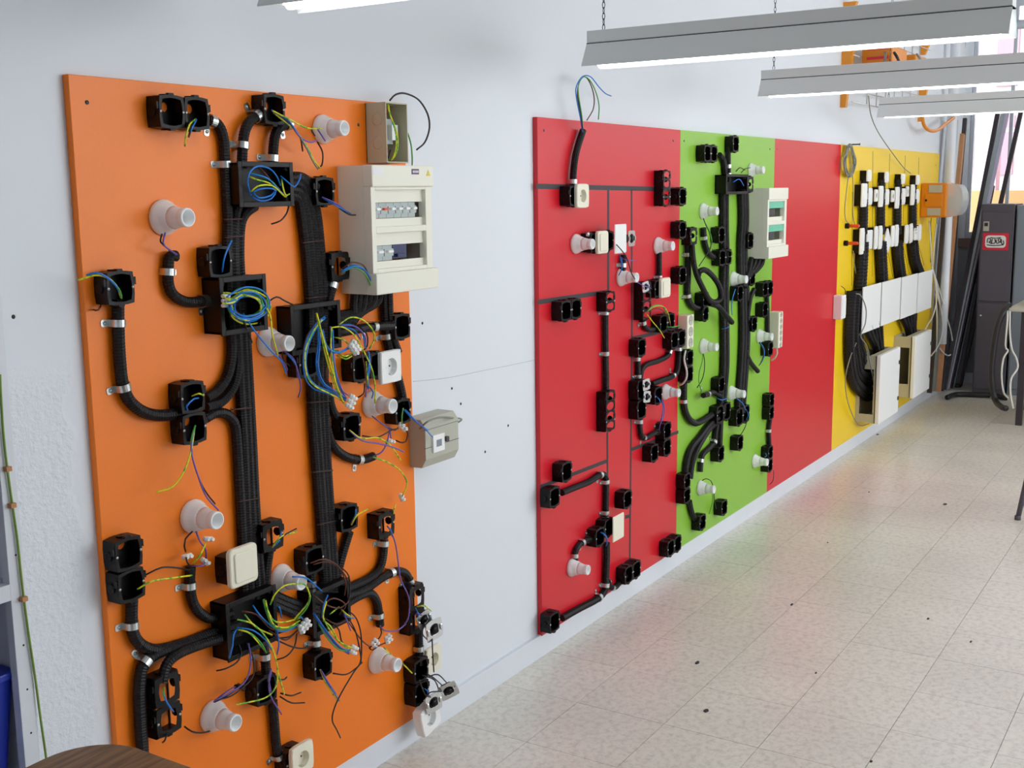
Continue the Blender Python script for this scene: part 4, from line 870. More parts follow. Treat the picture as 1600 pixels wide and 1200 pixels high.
def strip(label, xs, xe, yt, yb, n, cable, seamY=0.075):
    A = P(xs, yt, seamY); B = P(xe, yt, seamY); zb = P(xs, yb, seamY).z
    r = root('power_strip', label, 'power strip', ((A.x+B.x)/2, -T, zb))
    part('body', G().box(A.x, B.x, -T-0.002, -seamY, zb, A.z), 'cream_plastic', r, bevel=0.004)
    h = (A.z-zb)/n
    for i in range(n):
        o = Vector(((A.x+B.x)/2, -seamY-0.0004, zb+(i+0.5)*h)); rr = min(0.019, h*0.42)
        w_ = part('outlet', G().revolve(o, OUT, [(rr*1.1, -0.001), (rr*1.1, 0.0015), (rr, 0.0015), (rr*0.92, 0.0002), (0, 0.0002)], 16), 'grey_beige', r)
        for s_ in (-1, 1): part('pin_hole', G().revolve(o+XA*(s_*rr*0.4)+OUT*0.0003, OUT, [(0.002, 0), (0.002, 0.0004), (0, 0.0005)], 7), 'dark_void', w_)
    wire(r, 'w', cable, 0.06, 0.0042); return r
strip('cream three-way power strip on the seam between the taped red and green boards', 1074.5, 1084.5, 493, 545, 3, [(1071,548,0.05),(1069,562,0.085),(1073,580,0.09),(1072,592,0.085),(1066,600,0.06),(1061,601,0.03)], 0.065)
# ------------------------------------------------------------------ green board
mbox(1111,240,2,1,'twin black box at the top left of the green board','mix')
mbox(1150,225,1,1,'single black box at the very top of the green board','mix')
conduit('black conduit from the top left twin box of the green board bending down', [(1124,242),(1130,250),(1132,262),(1133,282)], r=0.013)
conduit('black conduit from the topmost green board box down to its junction box', [(1143,221),(1138,230),(1137.5,250),(1138,284)], clamps=[(1139,260,'r'),(1131,274,'l')], r=0.013)
jbox(1134,273,1167,302,'large black junction box at the top of the green board', dep=0.05, ws=[('b', [(1145,285),(1155,280),(1162,290)], 0.08)])
mbox(1173,288,1,1,'open black frame right of the green board junction box','ring')
holder(1172,266,'greyish lamp holder above the junction box of the green board',0.95,ws=[('k', [(1172,262),(1164,264),(1158,270)], 0.06), ('k', [(1150,268),(1156,262),(1164,266)], 0.06)])
G1_ = 'conduits of the left trunk on the green board'; G2_ = 'conduits of the right trunk on the green board'
for i in range(2):
    conduit(('left', 'right')[i]+' one of two black conduits in the left trunk of the green board', [(1129+5*i,300),(1129+5*i,350),(1130+5*i,400),(1129+5*i,450),(1130+5*i,520),(1130+5*i,570),(1127+5*i,610),(1124+5*i,650)], r=0.015, group=G1_)
for i in range(3):
    conduit(('left', 'middle', 'right')[i]+' one of three black conduits in the right trunk of the green board', [(1157+4*i,298),(1158+4*i,340),(1156+4*i,380),(1156+4*i,420),(1158+4.5*i,460),(1159+4.5*i,520),(1157+4.5*i,570),(1154+4.5*i,610),(1152+4*i,645)], r=0.0145, group=G2_)
holder(1097,330,'white lamp holder at the upper left of the green board',1.0,ws=[('k', [(1099,341),(1103,352),(1108,362),(1111,375),(1110,388),(1104,398),(1092,416)], 0.05), ('v', [(1103,350),(1110,366),(1112,380),(1107,393)], 0.055)])
mbox(1067,359,1,1,'upper black box on the seam at the left of the green board','mix')
mbox(1084,369,1,1,'open black frame just right of the upper seam box','ring')
mbox(1067,430,1,1,'lower black box on the seam at the left of the green board','mix')
conduit('black conduit down the left edge of the green board, hooking right to the tall box', [(1074,378),(1075,400),(1075,430),(1074,455),(1077,472),(1085,480),(1098,482)], clamps=[(1074,397,'l'),(1074,461,'l')], r=0.014)
conduit('looping loose black conduit on the green board, curling back on itself', [(1081,380,0.05),(1083,405,0.06),(1088,428,0.07),(1098,450,0.08),(1108,468,0.08),(1118,472,0.09),(1126,465,0.10),(1124,448,0.10),(1114,432,0.09),(1102,422,0.09),(1093,424,0.08),(1091,430,0.06)], r=0.0125)
conduit('loose black conduit end crossing the left trunk of the green board diagonally', [(1108,474,0.06),(1122,479,0.07),(1132,490,0.08),(1144,504,0.085)], r=0.0125)
mbox(1128,367,1,1,'single black box over the left trunk of the green board, the upper one','mix')
conduit('short black conduit with two clamps between the first lamp holder and left trunk', [(1099,356),(1100,371),(1103,386),(1110,399),(1122,402)], clamps=[(1100,371,'r'),(1117,400,'u')], r=0.013)
mbox(1134,402,2,1,'twin black box over the left trunk of the green board','mix', ws=[('e', [(1139,392),(1144,393),(1145,398)], 0.07), ('e', [(1138,401),(1144,402),(1144,408)], 0.07)])
mbox(1173,376,1,1,'single black box beside the small fuse cabinet of the green board','mix')
holder(1144,436,'white lamp holder between the trunks in the middle of the green board',1.0)
for i in range(4):
    conduit(('first', 'second', 'third', 'last')[i]+' of four short black conduits bending under the small fuse cabinet', [(1192-6*i,403),(1190-6*i,412),(1182-4*i,422),(1170-1*i,432),(1163-i,448)], r=0.013, group='conduits under the small fuse cabinet', off=0.04+0.006*(i % 2))
mbox(1176,434,1,1,'single black box under the small fuse cabinet of the green board','closed')
mbox(1200,451,2,1,'black twin box near the right edge of the green board','mix')
mbox(1157,458,1,1,'single black box between the trunks below the middle lamp holder','closed', ws=[('b', [(1149,452),(1145,465),(1143,480),(1144,492)], 0.07), ('b', [(1128,514),(1134,513),(1140,510)], 0.06)])
mbox(1103,479,1,2,'tall black box below the looping conduit of the green board','mix', mod=0.062)
mbox(1196,484,1,1,'upper one of two single black boxes left of the six-way power strip','mix')
mbox(1179,506,1,1,'lower one of two single black boxes right of the right trunk','mix')
conduit('thin vertical black conduit linking boxes at the right of the green board', [(1198,458),(1199,490),(1199,520),(1199,545)], r=0.012)
holder(1185,525,'white lamp holder at the right of the green board near the power strip',1.0,ws=[('k', [(1186,535),(1192,545),(1193,555),(1189,566),(1186,571)], 0.05), ('b', [(1187,534),(1194,546),(1193,560),(1187,570)], 0.055)])
strip('narrow six-way power strip on the right edge of the green board', 1217.5, 1224, 488, 544, 6, [(1214,545,0.06),(1214,553,0.07),(1210,560,0.05),(1205,563,0.03)])
mbox(1204,545,1,1,'single black box under the narrow six-way power strip','mix')
conduit('short loose black conduit splaying right from the right trunk of the green board', [(1166,545),(1168,556),(1174,568),(1184,580)], r=0.0115, off=0.04)
conduit('black conduit bend leaving the middle right of the green trunk by the twin box', [(1178,452),(1173,464),(1170,480),(1168,500)], r=0.012, off=0.045)
holder(1097,541,'white lamp holder at the left middle of the green board trailing two thin wires',1.0,ws=[('v', [(1098,553),(1097,566),(1093,580),(1092,596),(1096,612)], 0.05), ('k', [(1099,553),(1101,566),(1100,582),(1096,595),(1089,606)], 0.05)])
mbox(1078,572,1,2,'tall twin black box at the left edge of the green board below the power strip','mix', mod=0.068)
conduit('long black conduit from the tall edge box curving right to the low cluster', [(1069,592),(1068.5,620),(1070,640),(1077,655),(1087,661),(1098,657),(1110,649),(1124,641)], clamps=[(1069,627,'r')], r=0.0145)
mbox(1128,601,1,1,'single black box over the left trunk beside the lower lamp holder','closed')
holder(1141,614,'white lamp holder between the lower ends of the two green board trunks',1.0,ws=[('b', [(1120,622),(1128,625),(1137,622)], 0.06), ('b', [(1150,622),(1160,630),(1165,640)], 0.08)])
conduit('stubby black conduit poking left from the left trunk with its clamp', [(1099,618,0.06),(1106,616,0.05),(1114,613,0.04),(1124,618,0.035)], clamps=[(1106,616,'r')], r=0.012)
mbox(1131,645,2,1,'black twin box at the foot of the left trunk, conduits spreading below','mix', mod=0.082)
mbox(1161,649,2,1,'larger black box at the foot of the right trunk of the green board','hole', hole=(0.2,0.1,0.3), mod=0.085, ws=[('k', [(1168,655),(1164,668),(1157,680)], 0.06), ('b', [(1166,640),(1169,648),(1166,656)], 0.08)])
conduit('left one of two black conduits sweeping down left from the low cluster', [(1122,654),(1108,664),(1094,682),(1080,700),(1073,720),(1070,748)], r=0.0145)
conduit('right one of two black conduits sweeping down left from the low cluster', [(1124,656),(1110,668),(1099,684),(1088,704),(1081,725),(1078,748)], r=0.0145)
conduit('short black conduit with an S bend ending free in the middle of the green board', [(1121,656),(1118,675),(1116,690),(1108,700),(1098,710),(1095,722),(1094,737)], clamps=[(1115,691,'l'),(1096,720,'r')], r=0.013)
conduit('short straight black conduit down to the small low box', [(1126,656),(1125,680),(1124,702)], r=0.014)
mbox(1127,709,1,1,'single black box at the end of the short straight conduit','mix')
mbox(1157,692,1,1,'single black box alone below the foot of the right trunk','mix')
mbox(1206,635,1,2,'upper tall twin black box at the lower right of the green board','mix', mod=0.066)
mbox(1204,717,1,2,'lower tall twin black box at the bottom right of the green board','mix', mod=0.066, ws=[('k', [(1209,735),(1208,750),(1203,757)], 0.03), ('b', [(1196,708),(1198,712),(1195,714)], 0.06)])
conduit('short black conduit between the two tall boxes at the lower right', [(1203,654),(1201,673),(1202,700)], clamps=[(1200,673,'r')], r=0.0125)
holder(1178,720,'white lamp holder left of the lower tall twin box',1.0)
mbox(1074,763,1,2,'tall twin black box at the lower left of the green board','mix', mod=0.066)
conduit('black conduit from the lower left tall box to the corner box', [(1077,783),(1080,798),(1085,810),(1095,814)], r=0.013)
mbox(1098,816,1,1,'single black box at the bottom left corner of the green board','mix')
mbox(1132,793,1,1,'single black box near the bottom edge of the green board','mix')
holder(1093,762,'lowest white lamp holder of the green board with long thin wires',1.0,ws=[('k', [(1097,751),(1103,748),(1111,752),(1115,765),(1116,780),(1119,795)], 0.05), ('v', [(1108,758),(1113,770),(1113,785),(1108,803)], 0.05)])
r, x0, x1, z0, z1, Y = cabinet('small pale fuse cabinet hanging between the green board and the plain red board', (1200.5,294), (1230,294), 0, (1200.5,404), 0.115, [(0, 0, 0.2), (0, 0, 0.2)], gtint=True)
for k in range(2):
    zz = z0+(z1-z0)*(0.60 if k else 0.27); part('module_opening', G().box(x0+0.05, x0+0.16, Y+0.0245, Y+0.0225, zz, zz+(z1-z0)*0.10), 'steel_dark', r)

# ------------------------------------------------------------------ yellow board
def small(px, py, w_, h_, label, kind='switch', off=0.05, m_='white_plastic', box=True, tilt=0.0, dep=0.04):
    """cream/white fitting of the yellow board: black box with a plate in front"""
    c = P(px, py, T+dep+0.01); r = root('light_switch' if kind == 'switch' else 'wall_socket', label, 'light switch' if kind == 'switch' else 'socket', (c.x, -T, c.z-h_/2), group='white fittings on the yellow board')
    if box:
        g = G(); X0, X1, Z0, Z1 = c.x-w_*0.45, c.x+w_*0.45, c.z-h_*0.45, c.z+h_*0.45
        g.box(X0, X1, -T, -T-dep, Z0, Z1); part('box_shell', g, 'black_plastic', r)
    plate(r, px, py, T+dep+0.011, w_, h_, m_, kind, 0.008, 0.010, tilt)
cols = ('first', 'second', 'third', 'last')
for i, (x, y) in enumerate(((1359,274.5), (1386.5,277), (1412,279.5), (1435,281))):
    small(x, y, 0.075, 0.068, cols[i]+' white switch of the top row on the yellow board, nearest first')
ROW2 = ((1351.5,305,0.13,0.15,'switch'), (1360.5,307,0.10,0.11,'switch'), (1370,305.5,0.08,0.08,'socket'), (1377.5,307,0.11,0.14,'switch'), (1387,308,0.10,0.105,'switch'), (1396,306.5,0.08,0.08,'socket'),
        (1403,309,0.11,0.15,'switch'), (1412.5,307,0.10,0.115,'switch'), (1419,299,0.08,0.075,'socket'), (1427,304.5,0.11,0.15,'switch'), (1434.5,306.5,0.09,0.105,'switch'))
ordn = ('first', 'second', 'third', 'fourth', 'fifth', 'sixth', 'seventh', 'eighth', 'ninth', 'tenth', 'eleventh')
for i, (x, y, w_, h_, k) in enumerate(ROW2): small(x, y, w_*0.78, h_*0.92, ordn[i]+' white fitting from the left in the middle row of the yellow board', k)
ROW3 = ((1348,377,0.10,0.155,0), (1359.5,374.5,0.15,0.115,0), (1369.5,371.5,0.08,0.14,0), (1376.5,371,0.085,0.145,0), (1388,376,0.13,0.13,0.785), (1396,369,0.085,0.135,0), (1402,368,0.09,0.14,0), (1417.5,366,0.10,0.125,0), (1424.5,364.5,0.09,0.13,0.1), (1432.5,364.5,0.13,0.095,0), (1438,363.5,0.07,0.115,0))
for i, (x, y, w_, h_, tl) in enumerate(ROW3): small(x, y, w_*0.78, h_, (ordn[i] if i != 4 else 'diamond-tilted')+' white switch from the left in the lower row of the yellow board', 'blank' if tl == 0.785 else 'switch', tilt=tl, box=tl == 0)
YG = 'conduits of the yellow board'
for i, (xa, xb, xc, xd) in enumerate(((1350,1349,1348,1344), (1377,1376,1376,1379), (1403,1402,1402,1408), (1427,1426,1426,1437))):
    conduit('black conduit between top and middle rows on the yellow board, '+cols[i]+' column', [(xa+1,280),(xa+0.5,290),(xa,302)], r=0.024, pitch=0.02, seg=7, group='upper stubs of the yellow board')
    conduit('black conduit between middle and lower rows on the yellow board, '+cols[i]+' column', [(xb,312),(xb,338),(xc,366)], r=0.028, pitch=0.02, seg=7, group=YG)
    yb = 452-8*i
    for k in range(2):
        conduit(('left', 'right')[k]+' black conduit entering the white trunking, '+cols[i]+' column of the yellow board', [(xc-2+4*k,378),(xc-2+4*k+(xd-xc)*0.3,405),(xd-2+4*k,yb)], r=0.030, pitch=0.02, seg=7, group='conduits above the white trunking')
# white trunking covers
for i, (a, b, c_, d) in enumerate((((1348.6,449),(1378,441.5),(1346.5,523),(1375,510)), ((1379,441.3),(1408,433.4),(1376,509.5),(1406.5,499)), ((1409,433.2),(1433.5,427.6),(1407.3,498.6),(1433,489.3)), ((1434.2,427.4),(1457,421.5),(1433.6,489),(1456,480.5)))):
    A, B, C_, D_ = P(*a, 0.09), P(*b, 0.09), P(*c_, 0.09), P(*d, 0.09)
    x0, x1 = (A.x+C_.x)/2, (B.x+D_.x)/2; z1, z0 = (A.z+B.z)/2, (C_.z+D_.z)/2
    r = root('trunking_cover', cols[i]+' of four big white cover panels across the yellow board, nearest first', 'cover panel', ((x0+x1)/2, -T, z0), group='white cover panels')
    part('panel', G().box(x0+0.006, x1-0.006, -0.083, -0.09, z0, z1), 'white_plastic', r, bevel=0.002)
    part('backing', G().box(x0+0.006, x1-0.006, -T, -0.083, z0+0.02, z1-0.02), 'black_plastic', r)
# thick conduit bundle curving into the first cabinet
for i in range(6):
    x = 1325+3.6*i; yb = 632-11*i
    conduit(ordn[i]+' from the left of six thick black conduits swinging into the near enclosure', [(x+4,455),(x+1.5,485),(x,530),(x+2+i*0.5,575-5*i),(x+10-i,600-8*i+3),(1352,yb-18+6*1),(1360,yb-12)], r=0.026, off=T+0.028+0.012*(i % 2), pitch=0.018, seg=7, group='thick conduits left of the near enclosure')
for i in range(5):
    conduit(ordn[i]+' of five black conduits fanning from the covers into the near enclosure top', [(1352+5.5*i,512-3*i),(1357+4.5*i,525-2*i),(1366+2.5*i,540-1*i),(1371+1.5*i,556)], r=0.022, pitch=0.018, seg=7, group='conduits into the near enclosure', off=0.06+0.01*(i % 2))
    conduit(ordn[i]+' of five black conduits fanning from the covers into the far enclosure top', [(1409+5*i,496-2*i),(1413+3.8*i,504-1.5*i),(1418+2.4*i,515-i),(1421+1.8*i,530)], r=0.022, pitch=0.018, seg=7, group='conduits into the far enclosure', off=0.06+0.01*(i % 2))
def enclosure(label, fl_, fr_, bl, dep, op):
    A, B, C_ = P(*fl_, dep), P(*fr_, dep), P(*bl, dep); x0, x1, z1, z0 = A.x, B.x, A.z, C_.z; Y = -dep; t = 0.006
    r = root('enclosure', label, 'enclosure', ((x0+x1)/2, -T, z0))
    # left flank with its rectangular cut-out
    oz0, oz1 = z0+(z1-z0)*op[0], z0+(z1-z0)*op[1]; oy0, oy1 = -T-(dep-T)*op[2], -T-(dep-T)*op[3]
    g = G().box(x0, x0+t, -T, Y+0.03, z0, oz0).box(x0, x0+t, -T, Y+0.03, oz1, z1).box(x0, x0+t, -T, oy0, oz0, oz1).box(x0, x0+t, oy1, Y+0.03, oz0, oz1)
    part('side_panel', g, 'beige_steel', r)
    g = G().box(x1-t, x1, -T, Y+0.03, z0, z1).box(x0+t, x1-t, -T, Y+0.03, z0, z0+t).box(x0+t, x1-t, -T, -T-t, z0+t, z1)
    part('enclosure_body', g, 'beige_steel', r)
    part('top_panel', G().box(x0+t, x1-t, -T-(dep-T)*0.55, Y+0.03, z1-t, z1), 'beige_steel', r)
    d = part('door', G().box(x0-0.003, x1+0.003, Y+0.026, Y, z0-0.004, z1+0.004), 'white_plastic', r, bevel=0.004)
    for k in (0.22, 0.78): part('latch', G().box(x1-0.03, x1-0.015, Y-0.001, Y-0.006, z0+(z1-z0)*k-0.012, z0+(z1-z0)*k+0.012), 'steel_dark', d)
    part('door_seam', G().box(x0-0.004, x0+0.02, Y+0.030, Y+0.0265, z0, z1), 'steel_dark', r)
enclosure('near white enclosure with a tall door low on the yellow board', (1377,557), (1407,541), (1375,661), 0.165, (0.13, 0.80, 0.15, 0.72))
enclosure('far white enclosure with a tall door low on the yellow board', (1431.5,527), (1456,514), (1429,621), 0.165, (0.22, 0.82, 0.15, 0.72))
# small white box on the seam
A, B, C_ = P(1316,462,0.07), P(1322.5,462,0.07), P(1316,499,0.07)
o = root('wall_socket', 'narrow white box on the seam between the plain red and yellow boards', 'socket', P(1318,499,0.05)); part('body', G().box(A.x, B.x, -T, -0.07, C_.z, A.z), 'white_plastic', o, bevel=0.005)
part('cover_plate', G().box(A.x+0.01, B.x-0.01, -0.07, -0.073, C_.z+0.02, A.z-0.02), 'white_plastic', o)
wires(o, [('k', [(1321,462),(1320,452),(1314,447)], 0.03)])
# hanging coil of grey wire
o = root('wire_coil', 'oval coil of grey wire hanging from the top left corner of the yellow board', 'wire coil', P(1327,250,0.03))
random.seed(5)
for i in range(11):
    a, b, dx, dy = 7+random.uniform(-1.5, 3.0), 24+random.uniform(-2.5, 2), random.uniform(-1.5, 1.5), random.uniform(-1, 2)
    pts = [(1327+dx+a*math.sin(t_)*(1 if math.cos(t_) < 0.3 else 0.75)+(i*0.1), 250+dy-b*math.cos(t_), 0.03+0.02*random.random()) for t_ in [k*2*math.pi/12 for k in range(13)]]
    wire(o, 'g', pts, 0.03, 0.0032)
wire(o, 'g', [(1326,272),(1323,295),(1320,325),(1321,342),(1325,348)], 0.03, 0.0028); wire(o, 'g', [(1332,272),(1333,300),(1332.5,330),(1334,345),(1336,352)], 0.03, 0.0028)
part('nail', G().revolve(P(1327,226,0.0), OUT, [(0.004, 0), (0.004, 0.06), (0.009, 0.062), (0, 0.064)], 8), 'steel_dark', o)
for i, (x, y) in enumerate(((1321,353), (1319,380))):
    c = P(x, y, T); o = root('hook', ('upper', 'lower')[i]+' orange peg with a black collar at the left of the yellow board', 'hook', c)
    part('collar', G().revolve(c, OUT, [(0.016, 0), (0.016, 0.02), (0.010, 0.024), (0, 0.024)], 12), 'black_plastic', o)
    part('peg', G().revolve(c, OUT, [(0.008, 0.02), (0.010, 0.03), (0.010, 0.075), (0.006, 0.082), (0, 0.083)], 10), 'toggle_orange', o)
wire(o, 'g', [(1333,392,0.03),(1336,420,0.03),(1340,445,0.03),(1342,470,0.05),(1347,500,0.06),(1340,530,0.07),(1328,560,0.07),(1321,592,0.06),(1324,625,0.05),(1335,655,0.04),(1345,665,0.04),(1358,662,0.04)], 0.03, 0.003)
conduit('loose grey cable arching over the left side of the first white cover panel', [(1338,459),(1345,462),(1353,482),(1352,505),(1345,525),(1354,540),(1358,560),(1364,590),(1374,640)], r=0.0035, off=0.11, ridge=0.0, name='cable', m_='wire_grey', seg=6)
# orange machine with clear cover
A, B = P(1451,286,0.22), P(1478,284,0.22)
c0 = P(1437,287,0.08); c1 = P(1480,286,0.26)
o = root('orange_machine', 'orange wall unit with two grey labels and a clear domed cover', 'electrical unit', P(1445,340,T))
X0 = P(1441,300,0.03).x; Xa = X0+0.02; Zt, Zb = P(1445,286,0.10).z, P(1445,341,0.10).z; Yc = -0.20
yq = [(-T, 0.03), (-0.05, 0.0), (Yc+0.02, 0.0), (Yc, 0.012)]
g = G().box(X0, X0+0.22, -T, Yc, Zb, Zt); part('casing', g, 'machine_orange', o, bevel=0.012)
part('ridge', G().box(X0-0.006, X0, -0.05, Yc+0.03, (Zt+Zb)/2-0.045, (Zt+Zb)/2+0.045), 'machine_orange', o, bevel=0.003)
part('label_plate', G().box(X0-0.003, X0, -0.075, -0.165, (Zt+Zb)/2+0.055, Zt-0.015), 'label_grey', o, 'upper grey label plate')
part('label_plate', G().box(X0-0.003, X0, -0.07, -0.16, Zb+0.015, (Zt+Zb)/2-0.055), 'label_grey', o, 'lower grey label plate')
part('knob', G().revolve((X0-0.006, -0.06, (Zt+Zb)/2), (-1,0,0), [(0.008, 0), (0.008, 0.006), (0, 0.008)], 10), 'black_plastic', o)
N = 8; vs = []; fs = []
ol = [(Yc, Zb+0.004)] + [(Yc-0.105*math.sin(math.pi*k/N)**0.5, Zb+0.004+(Zt-Zb-0.008)*(0.5-0.5*math.cos(math.pi*k/N))) for k in range(1, N)] + [(Yc, Zt-0.004)]
n = len(ol); vs = [(x, y_, z) for x in (X0+0.01, X0+0.21) for y_, z in ol]
part('clear_cover', G().add(vs, [tuple(range(n)), tuple(reversed(range(n, 2*n)))]+[(i, i+n, i+1+n, i+1) for i in range(n-1)]), 'clear_plastic', o, 'clear domed plastic cover')
part('inner_works', G().box(X0+0.05, X0+0.18, Yc, Yc-0.05, Zb+0.05, Zt-0.09).box(X0+0.1, X0+0.15, Yc-0.05, Yc-0.075, Zb+0.08, Zt-0.12), 'label_grey', o)
wires(o, [('k', [(1455,341,0.10),(1454,355,0.06),(1455,372,0.03),(1454,410,0.03)], 0.03, 0.003, 0)])
# cable from the ceiling to the yellow board
conduit('thin grey cable slanting from the lamps down to the yellow board switches', [(1357,150,0.30),(1361,180,0.22),(1373,208,0.14),(1395,240,0.07),(1412,262,0.04),(1423,271,0.04)], r=0.003, ridge=0.0, name='cable', m_='wire_grey', off=0.05, seg=6)
# white cables hanging at the end of the yellow board
o = root('cable_bundle', 'bundle of white cables fanning out below the far corner of the white panels', 'cable', P(1457,425,0.06))
for pts in ([(1456,415),(1457,422),(1461,440),(1463,470),(1457,495),(1448,510),(1441,524)], [(1457,420),(1465,445),(1475,480),(1486,520),(1489,545),(1484,555),(1476,553),(1468,544)], [(1457,422),(1462,450),(1471,490),(1472,520),(1466,540),(1455,556)],
            [(1452,345),(1454,380),(1456,420)], [(1463,350),(1459,390),(1457,420)], [(1462,458),(1464,500),(1463,550)], [(1459,425),(1467,465),(1471,500)]):
    wire(o, 'w', pts, 0.07, 0.0055)
# ------------------------------------------------------------------ fluorescent lamps
def lamp(xc, y0, y1, label, zb=1.989):
    r = root('fluorescent_lamp', label, 'ceiling lamp', (xc, (y0+y1)/2, zb), group='hanging fluorescent lamps')
    z1, z2 = zb+0.066, zb+0.104; hb, ht = 0.060, 0.026; t = 0.0016
    g = G()
    for s_ in (-1, 1):   # slanted reflector sides, inner and outer skin
        a = [(xc+s_*hb, zb), (xc+s_*ht, z1), (xc+s_*(ht-t), z1), (xc+s_*(hb-t), zb)]
        vs = [(x, y, z) for y in (y0, y1) for x, z in a]
        g.add(vs, [(0,1,2,3),(7,6,5,4)]+[(i, i+4, (i+1) % 4+4, (i+1) % 4) for i in range(4)])
        g.box(xc+s_*(hb-t), xc+s_*hb, y0, y1, zb-0.003, zb)
    g.box(xc-ht, xc+ht, y0, y1, z1-0.001, z1+0.001)
    part('reflector', g, 'lamp_grey', r)
    g = G().box(xc-ht, xc+ht, y0, y1, z1+0.0015, z2); part('housing', g, 'lamp_grey', r, bevel=0.002)
    part('seam', G().box(xc-ht-0.0008, xc+ht+0.0008, y0, y1, z1-0.001, z1+0.0015), 'steel_dark', r)
    part('fluorescent_tube', G().revolve((xc, y0-0.03, zb+0.008), (0,-1,0), [(0.013, 0), (0.013, abs(y1-y0)-0.06)], 14), 'tube_glow', r, 'glowing white tube')
    for yy in (y0-0.018, y1+0.018):
        part('tube_socket', G().box(xc-0.014, xc+0.014, yy-0.008, yy+0.008, zb+0.004, z1-0.001), 'white_plastic', r)
    for yy in (y0-0.045, y1+0.045):  # chain
        g = G(); z = z2; k = 0
        while z < ZC-0.01 and k < 90:
            c_ = Vector((xc, yy, z+0.009)); pts = [c_+(XA if k % 2 else Vector((0,1,0)))*0.0045*math.cos(a)+ZA*0.011*math.sin(a) for a in [q*math.pi/3 for q in range(7)]]
            for q in range(6): g.bar(pts[q], pts[q+1], 0.0018, 0.0018)
            z += 0.0165; k += 1
        g.bar((xc, yy, z), (xc, yy, ZC), 0.002, 0.002)
        part('chain', g, 'steel_dark', r, 'thin suspension chain')
lamp(3.250, -0.254, -1.462, 'nearest hanging fluorescent lamp whose whole length is in view')
lamp(4.745, -0.258, -1.466, 'middle hanging fluorescent lamp, cut by the right frame edge')
lamp(6.590, -0.250, -1.458, 'farthest hanging fluorescent lamp, low over the window corner')
ADDED_LAMPS = (-0.3, 1.84, 3.25, 4.745, 6.59, 8.3)  # extra lamp row out of view, added to lift the brightness
for i, xx in enumerate(ADDED_LAMPS):
    lamp(xx, -2.75, -3.96, ('unseen fluorescent lamp of the second row, added for brightness, '+('behind the viewer', 'nearest the viewer', 'third from the front wall', 'fourth from the front wall', 'fifth from the front wall', 'nearest the window wall')[i]))
lamp(1.840, -0.288, -1.496, 'hanging fluorescent lamp cut off by the top of the frame above the orange board')

# ------------------------------------------------------------------ wire rack on the wall above the yellow board
A = P(1336, 83, 0.0); B = P(1331, 168, 0.0)
xr0, xr1 = P(1332,120,0.06).x, P(1452,110,0.06).x
xr1 = min(xr1, 9.4); zt, zb_ = P(1338,5,0.05).z, P(1330,168,0.05).z
o = root('wire_rack', 'orange-ended wire rack high on the wall behind the hanging lamps', 'rack', (xr0, -0.001, zb_))
for x in (xr0, xr1):
    g = G()
    for za, zc_ in ((zb_, zb_+0.42), (zb_+0.45, zt)):
        vs = [(x-0.018, 0, za), (x-0.018, -0.03, za), (x-0.018, -0.075, zc_), (x-0.018, 0, zc_)]; vs += [(a+0.036, b, c_) for a, b, c_ in vs]
        g.add(vs, [(0,1,2,3),(7,6,5,4)]+[(i, i+4, (i+1) % 4+4, (i+1) % 4) for i in range(4)])
    part('end_bracket', g, 'rack_orange', o, 'orange end bracket')
g = G()
for k in range(9):
    z = zb_+0.03+k*(zt-zb_-0.06)/8; g.tube([(xr0, -0.06, z), ((xr0+xr1)/2, -0.06, z), (xr1, -0.06, z)], 0.0035, 6, step=2.0)
for k in range(7): 
    x = xr0+0.3+k*(xr1-xr0-0.6)/6; g.tube([(x, -0.062, zb_+0.03), (x, -0.062, zt-0.03)], 0.0035, 6, step=2.0)
part('wire_grid', g, 'galvanised', o)
c = P(1404, 92, 0.30)
m1 = root('orange_case', 'orange case with dark openings hanging on the high wire rack', 'case', P(1404, 104, 0.20))
x0, x1 = P(1388,90,0.22).x, P(1412,90,0.22).x; z0, z1 = P(1400,104,0.22).z, P(1400,74,0.22).z
part('casing', G().box(x0, x1, -0.07, -0.24, z0, z1), 'machine_orange', m1, bevel=0.01)
for k in range(2): part('opening', G().box(x0-0.004, x0, -0.10, -0.22, z0+0.03+k*(z1-z0)*0.5, z0+(z1-z0)*(0.42+0.5*k)), 'sticker_red', m1, 'dark red opening')
wires(m1, [('k', [(1397,82),(1402,90),(1406,100)], 0.27, 0.008), ('g', [(1384,80),(1383,92),(1380,104)], 0.2, 0.008)])
m2 = root('orange_case', 'slanted orange tray right of the orange case on the high wire rack', 'case', P(1445, 104, 0.20))
x0, x1 = P(1428,90,0.22).x, P(1450,90,0.22).x
vs = [(x0, -0.07, z0), (x1, -0.07, z0), (x1-0.1, -0.07, z1), (x0, -0.07, z1)]; vs += [(a, b-0.16, c_) for a, b, c_ in vs]
part('casing', G().add(vs, [(0,1,2,3),(7,6,5,4),(0,4,5,1),(1,5,6,2),(2,6,7,3),(3,7,4,0)]), 'machine_orange', m2, bevel=0.008)
wires(m2, [('g', [(1432,84),(1438,92),(1444,96)], 0.26, 0.007)])
cc = [P(1441,183,0.10), P(1444,196,0.10), P(1453,204,0.10), P(1465,203,0.10), P(1477,194,0.10), P(1490,184,0.10)]
top('hose', G().tube(cc, 0.012, 8), 'machine_orange', 'thin orange hose looping below the farthest lamp near the corner', 'hose', org=cc[0])
